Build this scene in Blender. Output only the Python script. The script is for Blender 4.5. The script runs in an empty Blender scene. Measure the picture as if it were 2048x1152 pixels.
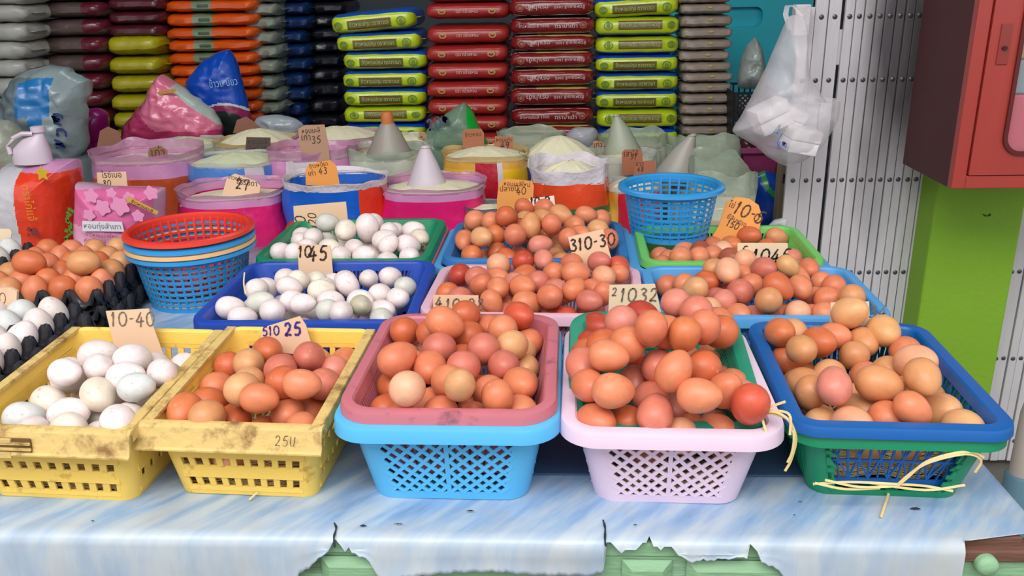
import bpy, bmesh, math, random
import numpy as np
from mathutils import Vector, Matrix, noise

S = bpy.context.scene
COL = S.collection
RAD = math.radians
# ------------------------------------------------------------------ camera
FPX, W, H = 1740.0, 2048, 1152
T = 0.76                                   # table top height above the ground
CAMP = Vector((0, 0, T + 0.56))
CM = (Matrix.Rotation(RAD(3.0), 3, 'Z') @ Matrix.Rotation(RAD(90 - 19.5), 3, 'X')
      @ Matrix.Rotation(RAD(-1.2), 3, 'Z'))
cam = bpy.data.cameras.new('camera'); cam.sensor_width = 36; cam.lens = 36 * FPX / W
cam.clip_start = 0.02
camo = bpy.data.objects.new('camera', cam); COL.objects.link(camo)
camo.matrix_world = Matrix.Translation(CAMP) @ CM.to_4x4()
S.camera = camo
# ------------------------------------------------------------------ light
w = bpy.data.worlds.new('overcast_sky'); S.world = w; w.use_nodes = True
bg = w.node_tree.nodes['Background']
bg.inputs[0].default_value = (0.975, 0.975, 1.0, 1); bg.inputs[1].default_value = 1.0
def area(name, loc, rot, sx, sy, power, col):
    l = bpy.data.lights.new(name, 'AREA'); l.shape = 'RECTANGLE'; l.size = sx; l.size_y = sy
    l.energy = power; l.color = col
    o = bpy.data.objects.new(name, l); COL.objects.link(o); o.location = loc; o.rotation_euler = rot
    return o
# bright open street sky in front of the stall, above the photographer
area('street_daylight', (-0.5, -1.1, 3.5), (RAD(36), 0, RAD(-8)), 3.6, 1.6, 104, (1.0, 0.975, 0.95))
area('shop_fill_light', (-0.4, 3.0, 2.75), (0, 0, 0), 1.3, 0.12, 5, (0.95, 1.0, 0.97))  # unseen weak lamp above the sacks, lifts the shop interior
S.view_settings.view_transform = 'Standard'; S.view_settings.look = 'None'
S.view_settings.gamma = 1; S.view_settings.use_curve_mapping = False
S.view_settings.exposure = 0.12

# ------------------------------------------------------------------ pixels to points
def ray(x, y):
    return (CM @ Vector(((x - W/2)/FPX, -(y - H/2)/FPX, -1.0)))
def atz(x, y, z):
    d = ray(x, y); return CAMP + d * ((z - CAMP.z)/d.z)
def atY(x, y, Y):
    d = ray(x, y); return CAMP + d * ((Y - CAMP.y)/d.y)
FWD = CM @ Vector((0, 0, -1)); RIGHT = CM @ Vector((1, 0, 0)); UP = CM @ Vector((0, 1, 0))
def zc(p): return (Vector(p) - CAMP).dot(FWD)
def px2m(n, p): return n * zc(p) / FPX
def toloc(p, o, rz=0.0):
    v = Vector(p) - Vector(o); return Matrix.Rotation(-rz, 3, 'Z') @ v

# ------------------------------------------------------------------ materials
def lin(c):
    if isinstance(c, str):
        c = tuple(int(c[i:i+2], 16)/255 for i in (0, 2, 4))
    return tuple((x/12.92 if x <= 0.04045 else ((x+0.055)/1.055)**2.4) for x in c[:3])
MATS = {}
def mat(key, c, rough=0.5, spec=0.5, metal=0.0, var=0.0, scale=8.0, bump=0.0, bscale=60.0,
        dirt=None, alpha=1.0, trans=0.0, coat=0.0, stretch=None, sheen=0.0):
    """procedural principled material; var = tonal noise, dirt = (colour, scale, threshold, softness)"""
    if key in MATS: return MATS[key]
    m = bpy.data.materials.new(key); m.use_nodes = True; nt = m.node_tree; N = nt.nodes; L = nt.links
    b = N['Principled BSDF']; c = lin(c)
    b.inputs['Base Color'].default_value = (*c, 1); b.inputs['Roughness'].default_value = rough
    b.inputs['Specular IOR Level'].default_value = spec; b.inputs['Metallic'].default_value = metal
    b.inputs['Alpha'].default_value = alpha; b.inputs['Transmission Weight'].default_value = trans
    b.inputs['Coat Weight'].default_value = coat; b.inputs['Coat Roughness'].default_value = 0.15
    tc = N.new('ShaderNodeTexCoord'); oi = N.new('ShaderNodeObjectInfo')
    mp = N.new('ShaderNodeMapping'); L.new(tc.outputs['Object'], mp.inputs[0])
    ad = N.new('ShaderNodeVectorMath'); ad.operation = 'ADD'
    ml = N.new('ShaderNodeMath'); ml.operation = 'MULTIPLY'; ml.inputs[1].default_value = 37.0
    L.new(oi.outputs['Random'], ml.inputs[0]); L.new(ml.outputs[0], ad.inputs[1]); L.new(mp.outputs[0], ad.inputs[0])
    if stretch: mp.inputs['Scale'].default_value = stretch
    src = None
    if var > 0:
        n = N.new('ShaderNodeTexNoise'); n.inputs['Scale'].default_value = scale; n.inputs['Detail'].default_value = 4
        L.new(ad.outputs[0], n.inputs['Vector'])
        mx = N.new('ShaderNodeMix'); mx.data_type = 'RGBA'
        mx.inputs[6].default_value = (*[x*(1-var) for x in c], 1)
        mx.inputs[7].default_value = (*[min(1, x*(1+var)) for x in c], 1)
        L.new(n.outputs[0], mx.inputs[0]); src = mx.outputs[2]
    if dirt:
        dc, ds, th, so = dirt
        n = N.new('ShaderNodeTexNoise'); n.inputs['Scale'].default_value = ds; n.inputs['Detail'].default_value = 5
        n.inputs['Roughness'].default_value = 0.65
        L.new(ad.outputs[0], n.inputs['Vector'])
        r = N.new('ShaderNodeMapRange'); r.inputs[1].default_value = th; r.inputs[2].default_value = th + so
        L.new(n.outputs[0], r.inputs[0])
        mx = N.new('ShaderNodeMix'); mx.data_type = 'RGBA'
        if src: L.new(src, mx.inputs[6])
        else: mx.inputs[6].default_value = (*c, 1)
        mx.inputs[7].default_value = (*lin(dc), 1); L.new(r.outputs[0], mx.inputs[0]); src = mx.outputs[2]
    if src: L.new(src, b.inputs['Base Color'])
    if bump > 0:
        n = N.new('ShaderNodeTexNoise'); n.inputs['Scale'].default_value = bscale; n.inputs['Detail'].default_value = 3
        L.new(ad.outputs[0], n.inputs['Vector'])
        bp = N.new('ShaderNodeBump'); bp.inputs['Strength'].default_value = bump; bp.inputs['Distance'].default_value = 0.01
        L.new(n.outputs[0], bp.inputs['Height']); L.new(bp.outputs[0], b.inputs['Normal'])
    m.diffuse_color = (*c, 1); MATS[key] = m; return m
def plastic(key, c, **k):
    k.setdefault('rough', 0.36); k.setdefault('var', 0.06); k.setdefault('bump', 0.03)
    k.setdefault('dirt', None); return mat(key, c, **k)
def sackmat(key, c, **k):
    k.setdefault('rough', 0.3); k.setdefault('var', 0.10); k.setdefault('bump', 0.35); k.setdefault('bscale', 22); k.setdefault('coat', 0.35)
    return mat(key, c, **k)
def film(key, c, alpha=0.4, rough=0.22):
    return mat(key, c, rough=rough, alpha=alpha, bump=0.5, bscale=28, spec=0.7)

# ------------------------------------------------------------------ mesh builder
class MB:
    def __init__(s): s.v = []; s.f = []; s.m = []
    def add(s, vs, fs, mi=0):
        k = len(s.v); s.v += [tuple(p) for p in vs]; s.f += [tuple(i+k for i in f) for f in fs]
        s.m += ([mi]*len(fs) if isinstance(mi, int) else list(mi)); return s
    def box(s, x0, x1, y0, y1, z0, z1, mi=0):
        return s.add([(x0,y0,z0),(x1,y0,z0),(x1,y1,z0),(x0,y1,z0),(x0,y0,z1),(x1,y0,z1),(x1,y1,z1),(x0,y1,z1)],
                     [(0,3,2,1),(4,5,6,7),(0,1,5,4),(1,2,6,5),(2,3,7,6),(3,0,4,7)], mi)
    def cbox(s, x0, x1, y0, y1, z0, z1, c=0.003, mi=0):
        """box with chamfered edges"""
        vs = []; sx = (x0, x1); sy = (y0, y1); sz = (z0, z1)
        bm = bmesh.new(); bmesh.ops.create_cube(bm, size=1)
        for v in bm.verts:
            v.co = Vector((sx[v.co.x > 0], sy[v.co.y > 0], sz[v.co.z > 0]))
        bmesh.ops.bevel(bm, geom=bm.edges[:], offset=c, segments=2, affect='EDGES', profile=0.5)
        bm.verts.index_update()
        s.add([v.co[:] for v in bm.verts], [tuple(v.index for v in f.verts) for f in bm.faces], mi); bm.free(); return s
    def bar(s, p0, p1, wd, th, n, mi=0):
        p0 = Vector(p0); p1 = Vector(p1); d = (p1-p0)
        if d.length < 1e-6: return s
        d.normalize(); n = Vector(n); n = (n - d*n.dot(d)).normalized(); u = n.cross(d)*(wd/2); n = n*(th/2)
        q = []
        for p in (p0, p1): q += [p-u-n, p+u-n, p+u+n, p-u+n]
        return s.add(q, [(0,3,2,1),(4,5,6,7),(0,1,5,4),(1,2,6,5),(2,3,7,6),(3,0,4,7)], mi)
    def tube(s, pts, r, seg=8, mi=0, closed=False, flat=1.0):
        pts = [Vector(p) for p in pts]; n = len(pts); vs = []
        rr = r if isinstance(r, (list, tuple)) else [r]*n
        up = Vector((0, 0, 1))
        for i, p in enumerate(pts):
            a = pts[(i-1) % n] if (closed or i > 0) else p; b = pts[(i+1) % n] if (closed or i < n-1) else p
            d = (b-a).normalized() if (b-a).length > 1e-9 else Vector((0,0,1))
            ref = up if abs(d.dot(up)) < 0.95 else Vector((0, 1, 0))
            u = d.cross(ref).normalized(); v = u.cross(d)
            for j in range(seg):
                t = 2*math.pi*j/seg; vs.append(p + (u*math.cos(t) + v*math.sin(t)*flat)*rr[i])
        fs = []
        for i in range(n if closed else n-1):
            a = i*seg; b = ((i+1) % n)*seg
            for j in range(seg):
                k = (j+1) % seg; fs.append((a+j, a+k, b+k, b+j))
        if not closed: fs += [tuple(range(seg-1, -1, -1)), tuple((n-1)*seg+j for j in range(seg))]
        return s.add(vs, fs, mi)
    def rings(s, loops, mi=0, capa=False, capb=False, closed=True):
        """skin a list of loops (equal length)"""
        n = len(loops[0]); vs = [p for l in loops for p in l]; fs = []; ms = []
        for i in range(len(loops)-1):
            for j in range(n if closed else n-1):
                k = (j+1) % n; fs.append((i*n+j, i*n+k, (i+1)*n+k, (i+1)*n+j))
                ms.append(mi if isinstance(mi, int) else mi(i, j))
        if capa: fs.append(tuple(range(n-1, -1, -1))); ms.append(mi if isinstance(mi, int) else mi(0, 0))
        if capb: fs.append(tuple((len(loops)-1)*n+j for j in range(n))); ms.append(mi if isinstance(mi, int) else mi(len(loops)-2, 0))
        return s.add(vs, fs, ms)
    def lathe(s, prof, seg=32, mi=0, c=(0,0,0), sx=1, sy=1):
        return s.rings([[(c[0]+r*sx*math.cos(2*math.pi*j/seg), c[1]+r*sy*math.sin(2*math.pi*j/seg), c[2]+z) for j in range(seg)] for r, z in prof], mi)
    def build(s, name, mats, parent=None, smooth=True, fix=True, auto=None):
        me = bpy.data.meshes.new(name); me.from_pydata(s.v, [], s.f)
        if not isinstance(mats, (list, tuple)): mats = [mats]
        for m in mats: me.materials.append(m)
        me.polygons.foreach_set('material_index', s.m)
        me.polygons.foreach_set('use_smooth', [bool(smooth)]*len(s.f))
        me.update()
        if fix:
            bm = bmesh.new(); bm.from_mesh(me); bmesh.ops.recalc_face_normals(bm, faces=bm.faces); bm.to_mesh(me); bm.free()
        if smooth:
            try: me.set_sharp_from_angle(angle=RAD(auto or 38))
            except Exception: pass
        o = bpy.data.objects.new(name, me); COL.objects.link(o)
        if parent is not None: o.parent = parent
        return o
def empty(name, loc, rz=0.0, rx=0.0, ry=0.0):
    o = bpy.data.objects.new(name, None); COL.objects.link(o); o.location = loc; o.rotation_euler = (rx, ry, rz)
    o.empty_display_size = 0.05; return o
def tag(o, label=None, cat=None, group=None, kind=None):
    if label: o['label'] = label
    if cat: o['category'] = cat
    if group: o['group'] = group
    if kind: o['kind'] = kind
    return o
KIDS = {}
def copy_tree(o):
    c = o.copy(); COL.objects.link(c)
    def rec(a, b):
        for ch in list(a.children):
            d = ch.copy(); COL.objects.link(d); d.parent = b; rec(ch, d)
    rec(o, c); return c
def link_mesh(name, me, parent=None):
    o = bpy.data.objects.new(name, me); COL.objects.link(o)
    if parent: o.parent = parent
    return o
ORD = ['topmost', 'second', 'third', 'fourth', 'fifth', 'sixth', 'seventh', 'eighth', 'ninth', 'tenth', 'eleventh', 'twelfth', 'thirteenth', 'fourteenth', 'fifteenth', 'sixteenth', 'seventeenth', 'eighteenth', 'nineteenth', 'twentieth', 'twenty-first', 'twenty-second', 'twenty-third', 'twenty-fourth', 'twenty-fifth', 'twenty-sixth', 'twenty-seventh', 'twenty-eighth']
FIRST = ['first'] + ORD[1:]

# ------------------------------------------------------------------ writing
def text2d(body, _c={}):
    if body in _c: return _c[body]
    c = bpy.data.curves.new('t', 'FONT'); c.body = body; c.resolution_u = 1; c.size = 1
    o = bpy.data.objects.new('t', c); COL.objects.link(o)
    dg = bpy.context.evaluated_depsgraph_get()
    me = bpy.data.meshes.new_from_object(o.evaluated_get(dg))
    v = np.array([x.co[:2] for x in me.vertices]); f = [tuple(p.vertices) for p in me.polygons]
    bpy.data.objects.remove(o); bpy.data.curves.remove(c); bpy.data.meshes.remove(me)
    lo = v.min(0); hi = v.max(0); v = (v - (lo+hi)/2)/(hi[0]-lo[0])      # width 1, centred
    _c[body] = (v, f); return _c[body]
DIG = {
 '0': [[(.5,1),(.15,.85),(.05,.5),(.2,.1),(.55,0),(.85,.2),(.95,.55),(.8,.9),(.5,1),(.4,.97)]],
 '1': [[(.05,.72),(.4,1),(.36,.5),(.3,-.05)]],
 '2': [[(.1,.75),(.3,.98),(.65,.95),(.75,.7),(.5,.35),(.1,.02),(.5,.08),(.9,.02)]],
 '3': [[(.12,.9),(.5,1),(.75,.8),(.4,.55),(.8,.4),(.75,.1),(.4,0),(.1,.1)]],
 '4': [[(.6,1),(.3,.6),(.05,.3),(.5,.3),(.95,.36)],[(.65,.65),(.6,.3),(.55,-.1)]],
 '5': [[(.9,1),(.35,.95),(.2,.55),(.55,.62),(.8,.4),(.7,.1),(.35,0),(.1,.1)]],
 '7': [[(.1,.9),(.5,.95),(.85,.9),(.55,.4),(.45,-.1)]],
 '8': [[(.7,.9),(.4,1),(.2,.8),(.5,.55),(.85,.25),(.5,0),(.15,.2),(.5,.55),(.75,.8),(.65,.95)]],
 '9': [[(.8,.75),(.5,1),(.15,.8),(.3,.5),(.75,.62),(.82,.9),(.75,.4),(.5,-.05)]],
 '-': [[(.15,.5),(.85,.55)]], ':': [[(.4,.7),(.5,.68)],[(.4,.25),(.5,.23)]], '.': [[(.4,.02),(.55,.04)]], 'U': [[(.1,.95),(.1,.2),(.4,0),(.7,.2),(.75,.95)]],
 '*': [[(0,.2),(.2,.9),(.3,.3),(.45,.95),(.5,.2),(.75,.8),(.6,.5),(1,.6),(.9,.05),(.6,.15)]],
 'N': [[(.1,.9),(.3,.2),(.5,.9),(.55,.3),(.9,.9)]], 'A': [[(.1,.1),(.5,.95),(.75,.05)],[(.1,.4),(.9,.45)],[(.5,.95),(.6,.1)]],
}
def catmull(p, k=5):
    p = [np.array(q, float) for q in p]
    if len(p) < 3: return p
    out = []; q = [2*p[0]-p[1]] + p + [2*p[-1]-p[-2]]
    for i in range(1, len(q)-2):
        for j in range(k):
            t = j/k; out.append(.5*((2*q[i]) + (-q[i-1]+q[i+1])*t + (2*q[i-1]-5*q[i]+4*q[i+1]-q[i+2])*t*t + (-q[i-1]+3*q[i]-3*q[i+1]+q[i+2])*t**3))
    out.append(p[-1]); return out
def ribbon(mb, pts, wd, place, mi=0):
    """pts 2-D polyline, place maps 2-D to 3-D"""
    pts = catmull(pts); vs = []
    for i, p in enumerate(pts):
        d = pts[min(i+1, len(pts)-1)] - pts[max(i-1, 0)]; n = np.array([-d[1], d[0]]); n = n/(np.linalg.norm(n)+1e-9)
        k = wd/2*(1 - .25*math.sin(i*1.3))
        vs += [place(*(p+n*k)), place(*(p-n*k))]
    mb.add(vs, [(2*i, 2*i+1, 2*i+3, 2*i+2) for i in range(len(pts)-1)], mi)
def scrawl(mb, s, x, y, h, place, wd=None, slant=0.1, rot=0.0, adv=0.72, mi=0):
    """handwritten characters starting at (x,y) with height h"""
    wd = wd or h*0.12; c, sn = math.cos(rot), math.sin(rot); cx = 0
    for ch in s:
        if ch == ' ': cx += h*.45; continue
        wch = h*.6 if ch not in '-:.1' else h*.38
        for st in DIG[ch]:
            q = []
            for (a, b) in st:
                u = cx + a*wch + b*h*slant; v = b*h; q.append((x + u*c - v*sn, y + u*sn + v*c))
            ribbon(mb, q, wd, place, mi)
        cx += wch + h*.14
def put_text(mb, body, cx, cy, width, place, rot=0.0, mi=0, hs=1.0):
    v, f = text2d(body); c, s = math.cos(rot), math.sin(rot); out = []
    for a, b in v:
        a *= width; b *= width*hs; out.append(place(cx + a*c - b*s, cy + a*s + b*c))
    mb.add(out, f, mi)
# ------------------------------------------------------------------ the room and the big fixed things
YS = 3.2                                                   # front faces of the stacked sacks
floor_m = mat('concrete_floor', '6f6a66', rough=.8, var=.2, scale=3, bump=.2)
MB().box(-14, 14, -16, 5.2, -.1, 0).build('floor', floor_m, smooth=False)['kind'] = 'structure'
wall_m = mat('dim_plaster', '4c5257', rough=.85, var=.15, scale=2, bump=.1)
for n, b in (('wall_back', (-3.2, 3.2, 4.9, 5.0, 0, 3)), ('wall_left', (-3.2, -3.1, 0.9, 4.9, 0, 3)), ('wall_right', (2.3, 2.4, 2.3, 4.9, 0, 3))):
    MB().box(*b).build(n, wall_m, smooth=False)['kind'] = 'structure'
MB().box(-3.2, 3.2, 1.05, 5.0, 2.9, 3.0).build('ceiling', mat('ceiling_board', '8b9092', rough=.9), smooth=False)['kind'] = 'structure'
# awning over the pavement edge
# green column
pm = mat('green_paint', '7fae25', rough=.6, var=.1, scale=5, bump=.12, bscale=90)
GY = 2.11
xl = atY(1868, 420, GY).x; xr = atY(2000, 690, GY).x
o = MB().cbox(xl, xr, GY, GY+.35, 0, 2.9, .006).build('wall_column', pm, smooth=False); o['kind'] = 'structure'
p = atY(1972, 430, GY)
c = MB(); ribbon(c, [(-.008,.002),(0,-.002),(.010,0),(.006,.003)], .0035, lambda a, b: (a, 0, b))
o = c.build('paint_chip', mat('chip_dark', '3c4a16', rough=.9)); o.location = (p.x, GY-.001, p.z); o.parent = bpy.data.objects['wall_column']
# ---------------- folding steel gate
GT = 2.20
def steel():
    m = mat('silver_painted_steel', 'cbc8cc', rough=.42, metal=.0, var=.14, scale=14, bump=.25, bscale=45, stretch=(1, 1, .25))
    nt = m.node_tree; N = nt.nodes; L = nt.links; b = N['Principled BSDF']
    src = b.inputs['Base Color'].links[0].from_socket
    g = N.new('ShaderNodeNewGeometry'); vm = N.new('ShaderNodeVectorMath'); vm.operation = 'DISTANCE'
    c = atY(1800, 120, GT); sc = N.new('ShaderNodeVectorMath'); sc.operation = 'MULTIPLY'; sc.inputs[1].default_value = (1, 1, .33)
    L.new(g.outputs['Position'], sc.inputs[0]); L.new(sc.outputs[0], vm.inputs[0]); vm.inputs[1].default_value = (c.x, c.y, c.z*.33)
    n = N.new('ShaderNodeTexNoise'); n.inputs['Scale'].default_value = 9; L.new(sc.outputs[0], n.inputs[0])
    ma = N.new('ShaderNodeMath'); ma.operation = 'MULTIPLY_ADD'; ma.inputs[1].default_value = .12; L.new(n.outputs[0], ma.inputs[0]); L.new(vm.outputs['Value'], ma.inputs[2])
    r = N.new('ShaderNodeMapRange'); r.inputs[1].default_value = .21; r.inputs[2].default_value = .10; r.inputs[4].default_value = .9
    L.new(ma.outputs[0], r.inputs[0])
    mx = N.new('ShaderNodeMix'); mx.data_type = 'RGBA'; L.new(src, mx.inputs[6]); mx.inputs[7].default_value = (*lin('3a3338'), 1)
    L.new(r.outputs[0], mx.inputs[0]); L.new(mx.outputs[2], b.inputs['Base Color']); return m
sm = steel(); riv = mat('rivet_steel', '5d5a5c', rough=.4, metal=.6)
gate = tag(empty('folding_gate', (atY(1700, 360, GT).x, GT, 0)), 'silver painted folding steel gate of upright slats with rivets, behind the green column', 'gate')
rows = [atY(1700, yy, GT).z for yy in (33, 160, 360, 545, 717)]
RV = {}
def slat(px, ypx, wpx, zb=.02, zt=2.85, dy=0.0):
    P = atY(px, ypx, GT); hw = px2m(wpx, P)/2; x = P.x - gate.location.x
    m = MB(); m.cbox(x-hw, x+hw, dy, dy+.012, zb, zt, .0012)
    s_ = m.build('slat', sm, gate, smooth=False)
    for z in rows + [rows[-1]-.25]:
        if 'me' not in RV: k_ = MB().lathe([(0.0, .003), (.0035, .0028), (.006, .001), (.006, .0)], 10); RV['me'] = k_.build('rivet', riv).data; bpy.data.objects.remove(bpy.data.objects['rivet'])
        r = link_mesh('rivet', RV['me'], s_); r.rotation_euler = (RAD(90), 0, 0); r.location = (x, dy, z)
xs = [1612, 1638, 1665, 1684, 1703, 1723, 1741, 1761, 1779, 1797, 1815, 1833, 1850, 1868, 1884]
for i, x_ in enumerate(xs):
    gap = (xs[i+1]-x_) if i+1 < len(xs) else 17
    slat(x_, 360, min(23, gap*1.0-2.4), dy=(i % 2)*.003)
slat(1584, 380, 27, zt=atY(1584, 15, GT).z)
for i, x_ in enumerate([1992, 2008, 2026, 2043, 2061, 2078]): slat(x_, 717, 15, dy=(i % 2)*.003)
m = MB(); P = atY(1675, 60, GT).x - gate.location.x; zA = atY(1660, 60, GT).z; zB = atY(1650, 132, GT).z
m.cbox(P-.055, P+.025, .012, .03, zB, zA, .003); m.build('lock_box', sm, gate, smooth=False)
m = MB()
for z in rows: m.box(atY(1570, 360, GT).x-gate.location.x, atY(2090, 700, GT).x-gate.location.x, .018, .024, z-.012, z+.012)
m.build('cross_strap', mat('dark_steel', '2b272a', rough=.6, metal=.5), gate, smooth=False)
m = MB(); P = atY(1598, 8, GT); Q = atY(1598, 70, GT); x0 = P.x-gate.location.x
m.cbox(x0-.018, x0+.018, -.045, -.012, Q.z, P.z, .003); m.box(x0-.01, x0+.01, -.012, 0, Q.z+.01, P.z-.01); m.build('hanging_bracket', mat('worn_white', 'c9c4c8', rough=.5, var=.1, bump=.3), gate, smooth=False)
# ---------------- red wooden cabinet on the column
CY = 1.84
P = atY(1902, 378, CY); zt = P.z + .62; dpt = GY - CY
woodr = mat('red_varnished_wood', 'a5382f', rough=.42, var=.16, scale=10, bump=.1, bscale=40, stretch=(1, 1, .12), coat=.3)
woodd = mat('dark_red_side', '4a1c20', rough=.55, var=.15, scale=10, bump=.1, stretch=(1, .3, .2))
cab = tag(empty('wall_cabinet', (P.x, GY, P.z)), 'red varnished wooden cabinet with rounded glass door hung on the green column', 'cabinet')
cw = .42
m = MB(); m.box(0, .012, -dpt+.02, 0, 0, .62); m.box(cw-.012, cw, -dpt+.02, 0, 0, .62); m.box(.012, cw-.012, -dpt+.02, 0, 0, .012); m.box(.012, cw-.012, -dpt+.02, 0, .608, .62)
m.box(.012, cw-.012, -.008, 0, .012, .608); m.build('carcass', woodd, cab, smooth=False)
def wx(px): return atY(px, 340, CY).x - P.x
def wz(py): return atY(1960, py, CY).z - P.z
fx = .028
m = MB(); m.cbox(0, fx, -dpt, -dpt+.022, 0, .62, .002); m.cbox(cw-fx, cw, -dpt, -dpt+.022, 0, .62, .002)
m.cbox(fx, cw-fx, -dpt, -dpt+.022, 0, .028, .002); m.cbox(fx, cw-fx, -dpt, -dpt+.022, .592, .62, .002); m.build('face_frame', woodr, cab, smooth=False)
# door with a rounded-corner opening
dx0, dx1, dz0, dz1 = fx+.002, cw-fx-.002, .030, .590
ox0, ox1, oz0, oz1 = .090, cw-.098, .076, .545
def rrect(x0, x1, z0, z1, r, y, n=8):
    out = []
    for cx, cz, a0 in ((x1-r, z1-r, 0), (x0+r, z1-r, 90), (x0+r, z0+r, 180), (x1-r, z0+r, 270)):
        for k in range(n+1):
            a = RAD(a0 + 90*k/n); out.append((cx + r*math.cos(a), y, cz + r*math.sin(a)))
    return out
m = MB(); yf, yb = -dpt-.004, -dpt+.014
m.rings([rrect(dx0, dx1, dz0, dz1, .001, yb), rrect(dx0, dx1, dz0, dz1, .001, yf), rrect(ox0, ox1, oz0, oz1, .035, yf), rrect(ox0, ox1, oz0, oz1, .035, yb)])
door = m.build('door', woodr, cab, smooth=True)
m = MB(); m.rings([rrect(ox0-.004, ox1+.004, oz0-.004, oz1+.004, .038, yf-.001), rrect(ox0-.004, ox1+.004, oz0-.004, oz1+.004, .038, yf-.006), rrect(ox0+.004, ox1-.004, oz0+.004, oz1-.004, .031, yf-.006), rrect(ox0+.004, ox1-.004, oz0+.004, oz1-.004, .031, yf-.001)])
m.build('window_bead', mat('bead_dark', '5c1c1c', rough=.35), door)
m = MB(); q = rrect(ox0, ox1, oz0, oz1, .035, yf+.008); m.add(q, [tuple(range(len(q)))]); m.build('pane', mat('cabinet_glass', 'dfe6ea', rough=.08, alpha=.16, spec=.8), door)
lx = .048; m = MB(); m.cbox(lx, lx+.022, yf-.003, yf+.001, .255, .335, .001); m.build('lock_plate', mat('lock_red', '8d2f2a', rough=.35, coat=.4), door, smooth=False)
m = MB(); m.tube([(lx+.011, yf-.003, .287), (lx+.011, yf-.008, .287)], .0045, 10); m.build('keyhole', mat('keyhole_dark', '4d2f2c', rough=.3, metal=.6), door)
# things inside the cabinet
def inside(name, x0, x1, z0, z1, m_, lab, cat, d=.06):
    q = MB(); q.cbox(x0, x1, -dpt+.03, -dpt+.03+d, z0, z1, .004)
    o = q.build(name, m_, None, smooth=False); o.location = cab.location; return tag(o, lab, cat)
inside('storage_tin', .06, cw-.06, .014, .19, mat('pink_red_tin', 'c8324e', rough=.35, var=.15), 'pink red tin seen through the glass of the red cabinet', 'tin', .16)
inside('paper_sheet', .15, .25, .10, .18, mat('white_paper', 'd8d2d6', rough=.7), 'white paper leaning inside the glass of the red cabinet', 'paper', .004).location.y -= .008
inside('grey_box', .06, cw-.06, .192, .26, mat('grey_box', '7f8d94', rough=.5, var=.1), 'grey blue box on the pink tin inside the red cabinet', 'box', .15)
inside('tan_box', .06, cw-.06, .262, .31, mat('tan_box', 'a5824e', rough=.6, var=.1), 'tan box above the grey box inside the red cabinet', 'box', .14)
inside('dark_box', .06, cw-.06, .312, .56, mat('dim_box', '55606a', rough=.6, var=.1), 'dark slate box at the top inside the red cabinet', 'box', .14)
# ---------------- turquoise panel with rounded window far right
TY = 3.9
a = atY(1440, 300, TY); b = atY(1640, 300, TY); tq = mat('turquoise_paint', '21b4c8', rough=.4, var=.06)
m = MB(); q0 = atY(1440, 15, TY); q1 = atY(1524, 53, TY); x0, x1 = a.x-.3, atY(1600, 300, TY).x
oz1, oz0 = q0.z, q1.z; oxa, oxb = q0.x, q1.x
out = [(x1, 0, 2.2), (x0, 0, 2.2), (x0, 0, .0), (x1, 0, .0)]
def rr2(x0, x1, z0, z1, r, y): return rrect(x0, x1, z0, z1, r, y, 5)
m.rings([rr2(x0, x1, 0, 2.2, .002, .03), rr2(x0, x1, 0, 2.2, .002, 0), rr2(oxa, oxb, oz0, oz1, .03, 0), rr2(oxa, oxb, oz0, oz1, .03, .03)])
m.box(oxa-.02, oxb+.02, .03, .034, oz0-.02, oz1+.02)
o = m.build('wall_panel', tq); o.location = (0, TY, 0); o['kind'] = 'structure'
# ---------------- bench that carries all the sacks
BZ = .42
bm_ = mat('bench_wood', '5d4b3b', rough=.8, var=.2, bump=.2)
bench = tag(empty('sack_bench', (0, 2.9, 0)), 'low wooden platform that carries the rice sacks', 'platform')
m = MB()
for k in range(7):
    yb = -.95+k*.36; m.cbox(-2.95, atY(1530 if k < 3 else 1468, 300, 2.9+yb).x, yb, yb+.35, BZ-.03, BZ, .003)
m.build('deck', bm_, bench, smooth=False)
for x_ in (-2.8, -1.2, .3):
    for y_ in (-.85, .6, 1.4): MB().box(x_, x_+.08, y_, y_+.08, 0, BZ-.03).build('leg', bm_, bench, smooth=False)
# ---------------- the table
TYB = 1.86
YF = atz(1024, 1078, T).y
XR = atz(1975, 945, T).x; XL = -1.12
gw = mat('green_painted_wood', '86b088', rough=.6, var=.12, scale=6, bump=.25, bscale=70, dirt=('5f7c58', 9, .60, .1), stretch=(.4, 1, 2))
bw = mat('weathered_brown_wood', '6d4a3c', rough=.75, var=.3, scale=12, bump=.3, stretch=(.2, 1, 2))
XT = XR + .22
table = tag(empty('market_table', (0, YF, 0)), 'green painted wooden market table with moulded front board under a vinyl cloth', 'table')
m = MB(); m.cbox(XL, XT-.24, .014, TYB-YF, T-.030, T-.002, .002); m.build('tabletop', bw, table, smooth=False)
XE = atY(1938, 1085, YF-.006).x
m = MB(); m.cbox(XE-.03, XT+.05, .004, .03, T-.026, T-.012, .002); m.build('edge_strip', bw, table, smooth=False)
m = MB(); m.cbox(XL, XT+.05, .008, .030, T-.16, T-.026, .002)
m.build('front_board', gw, table, smooth=False)
m = MB(); m.cbox(XL, XE-.031, .006, .030, T-.0255, T-.008, .002); m.build('top_rail', gw, table, smooth=False)
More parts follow.
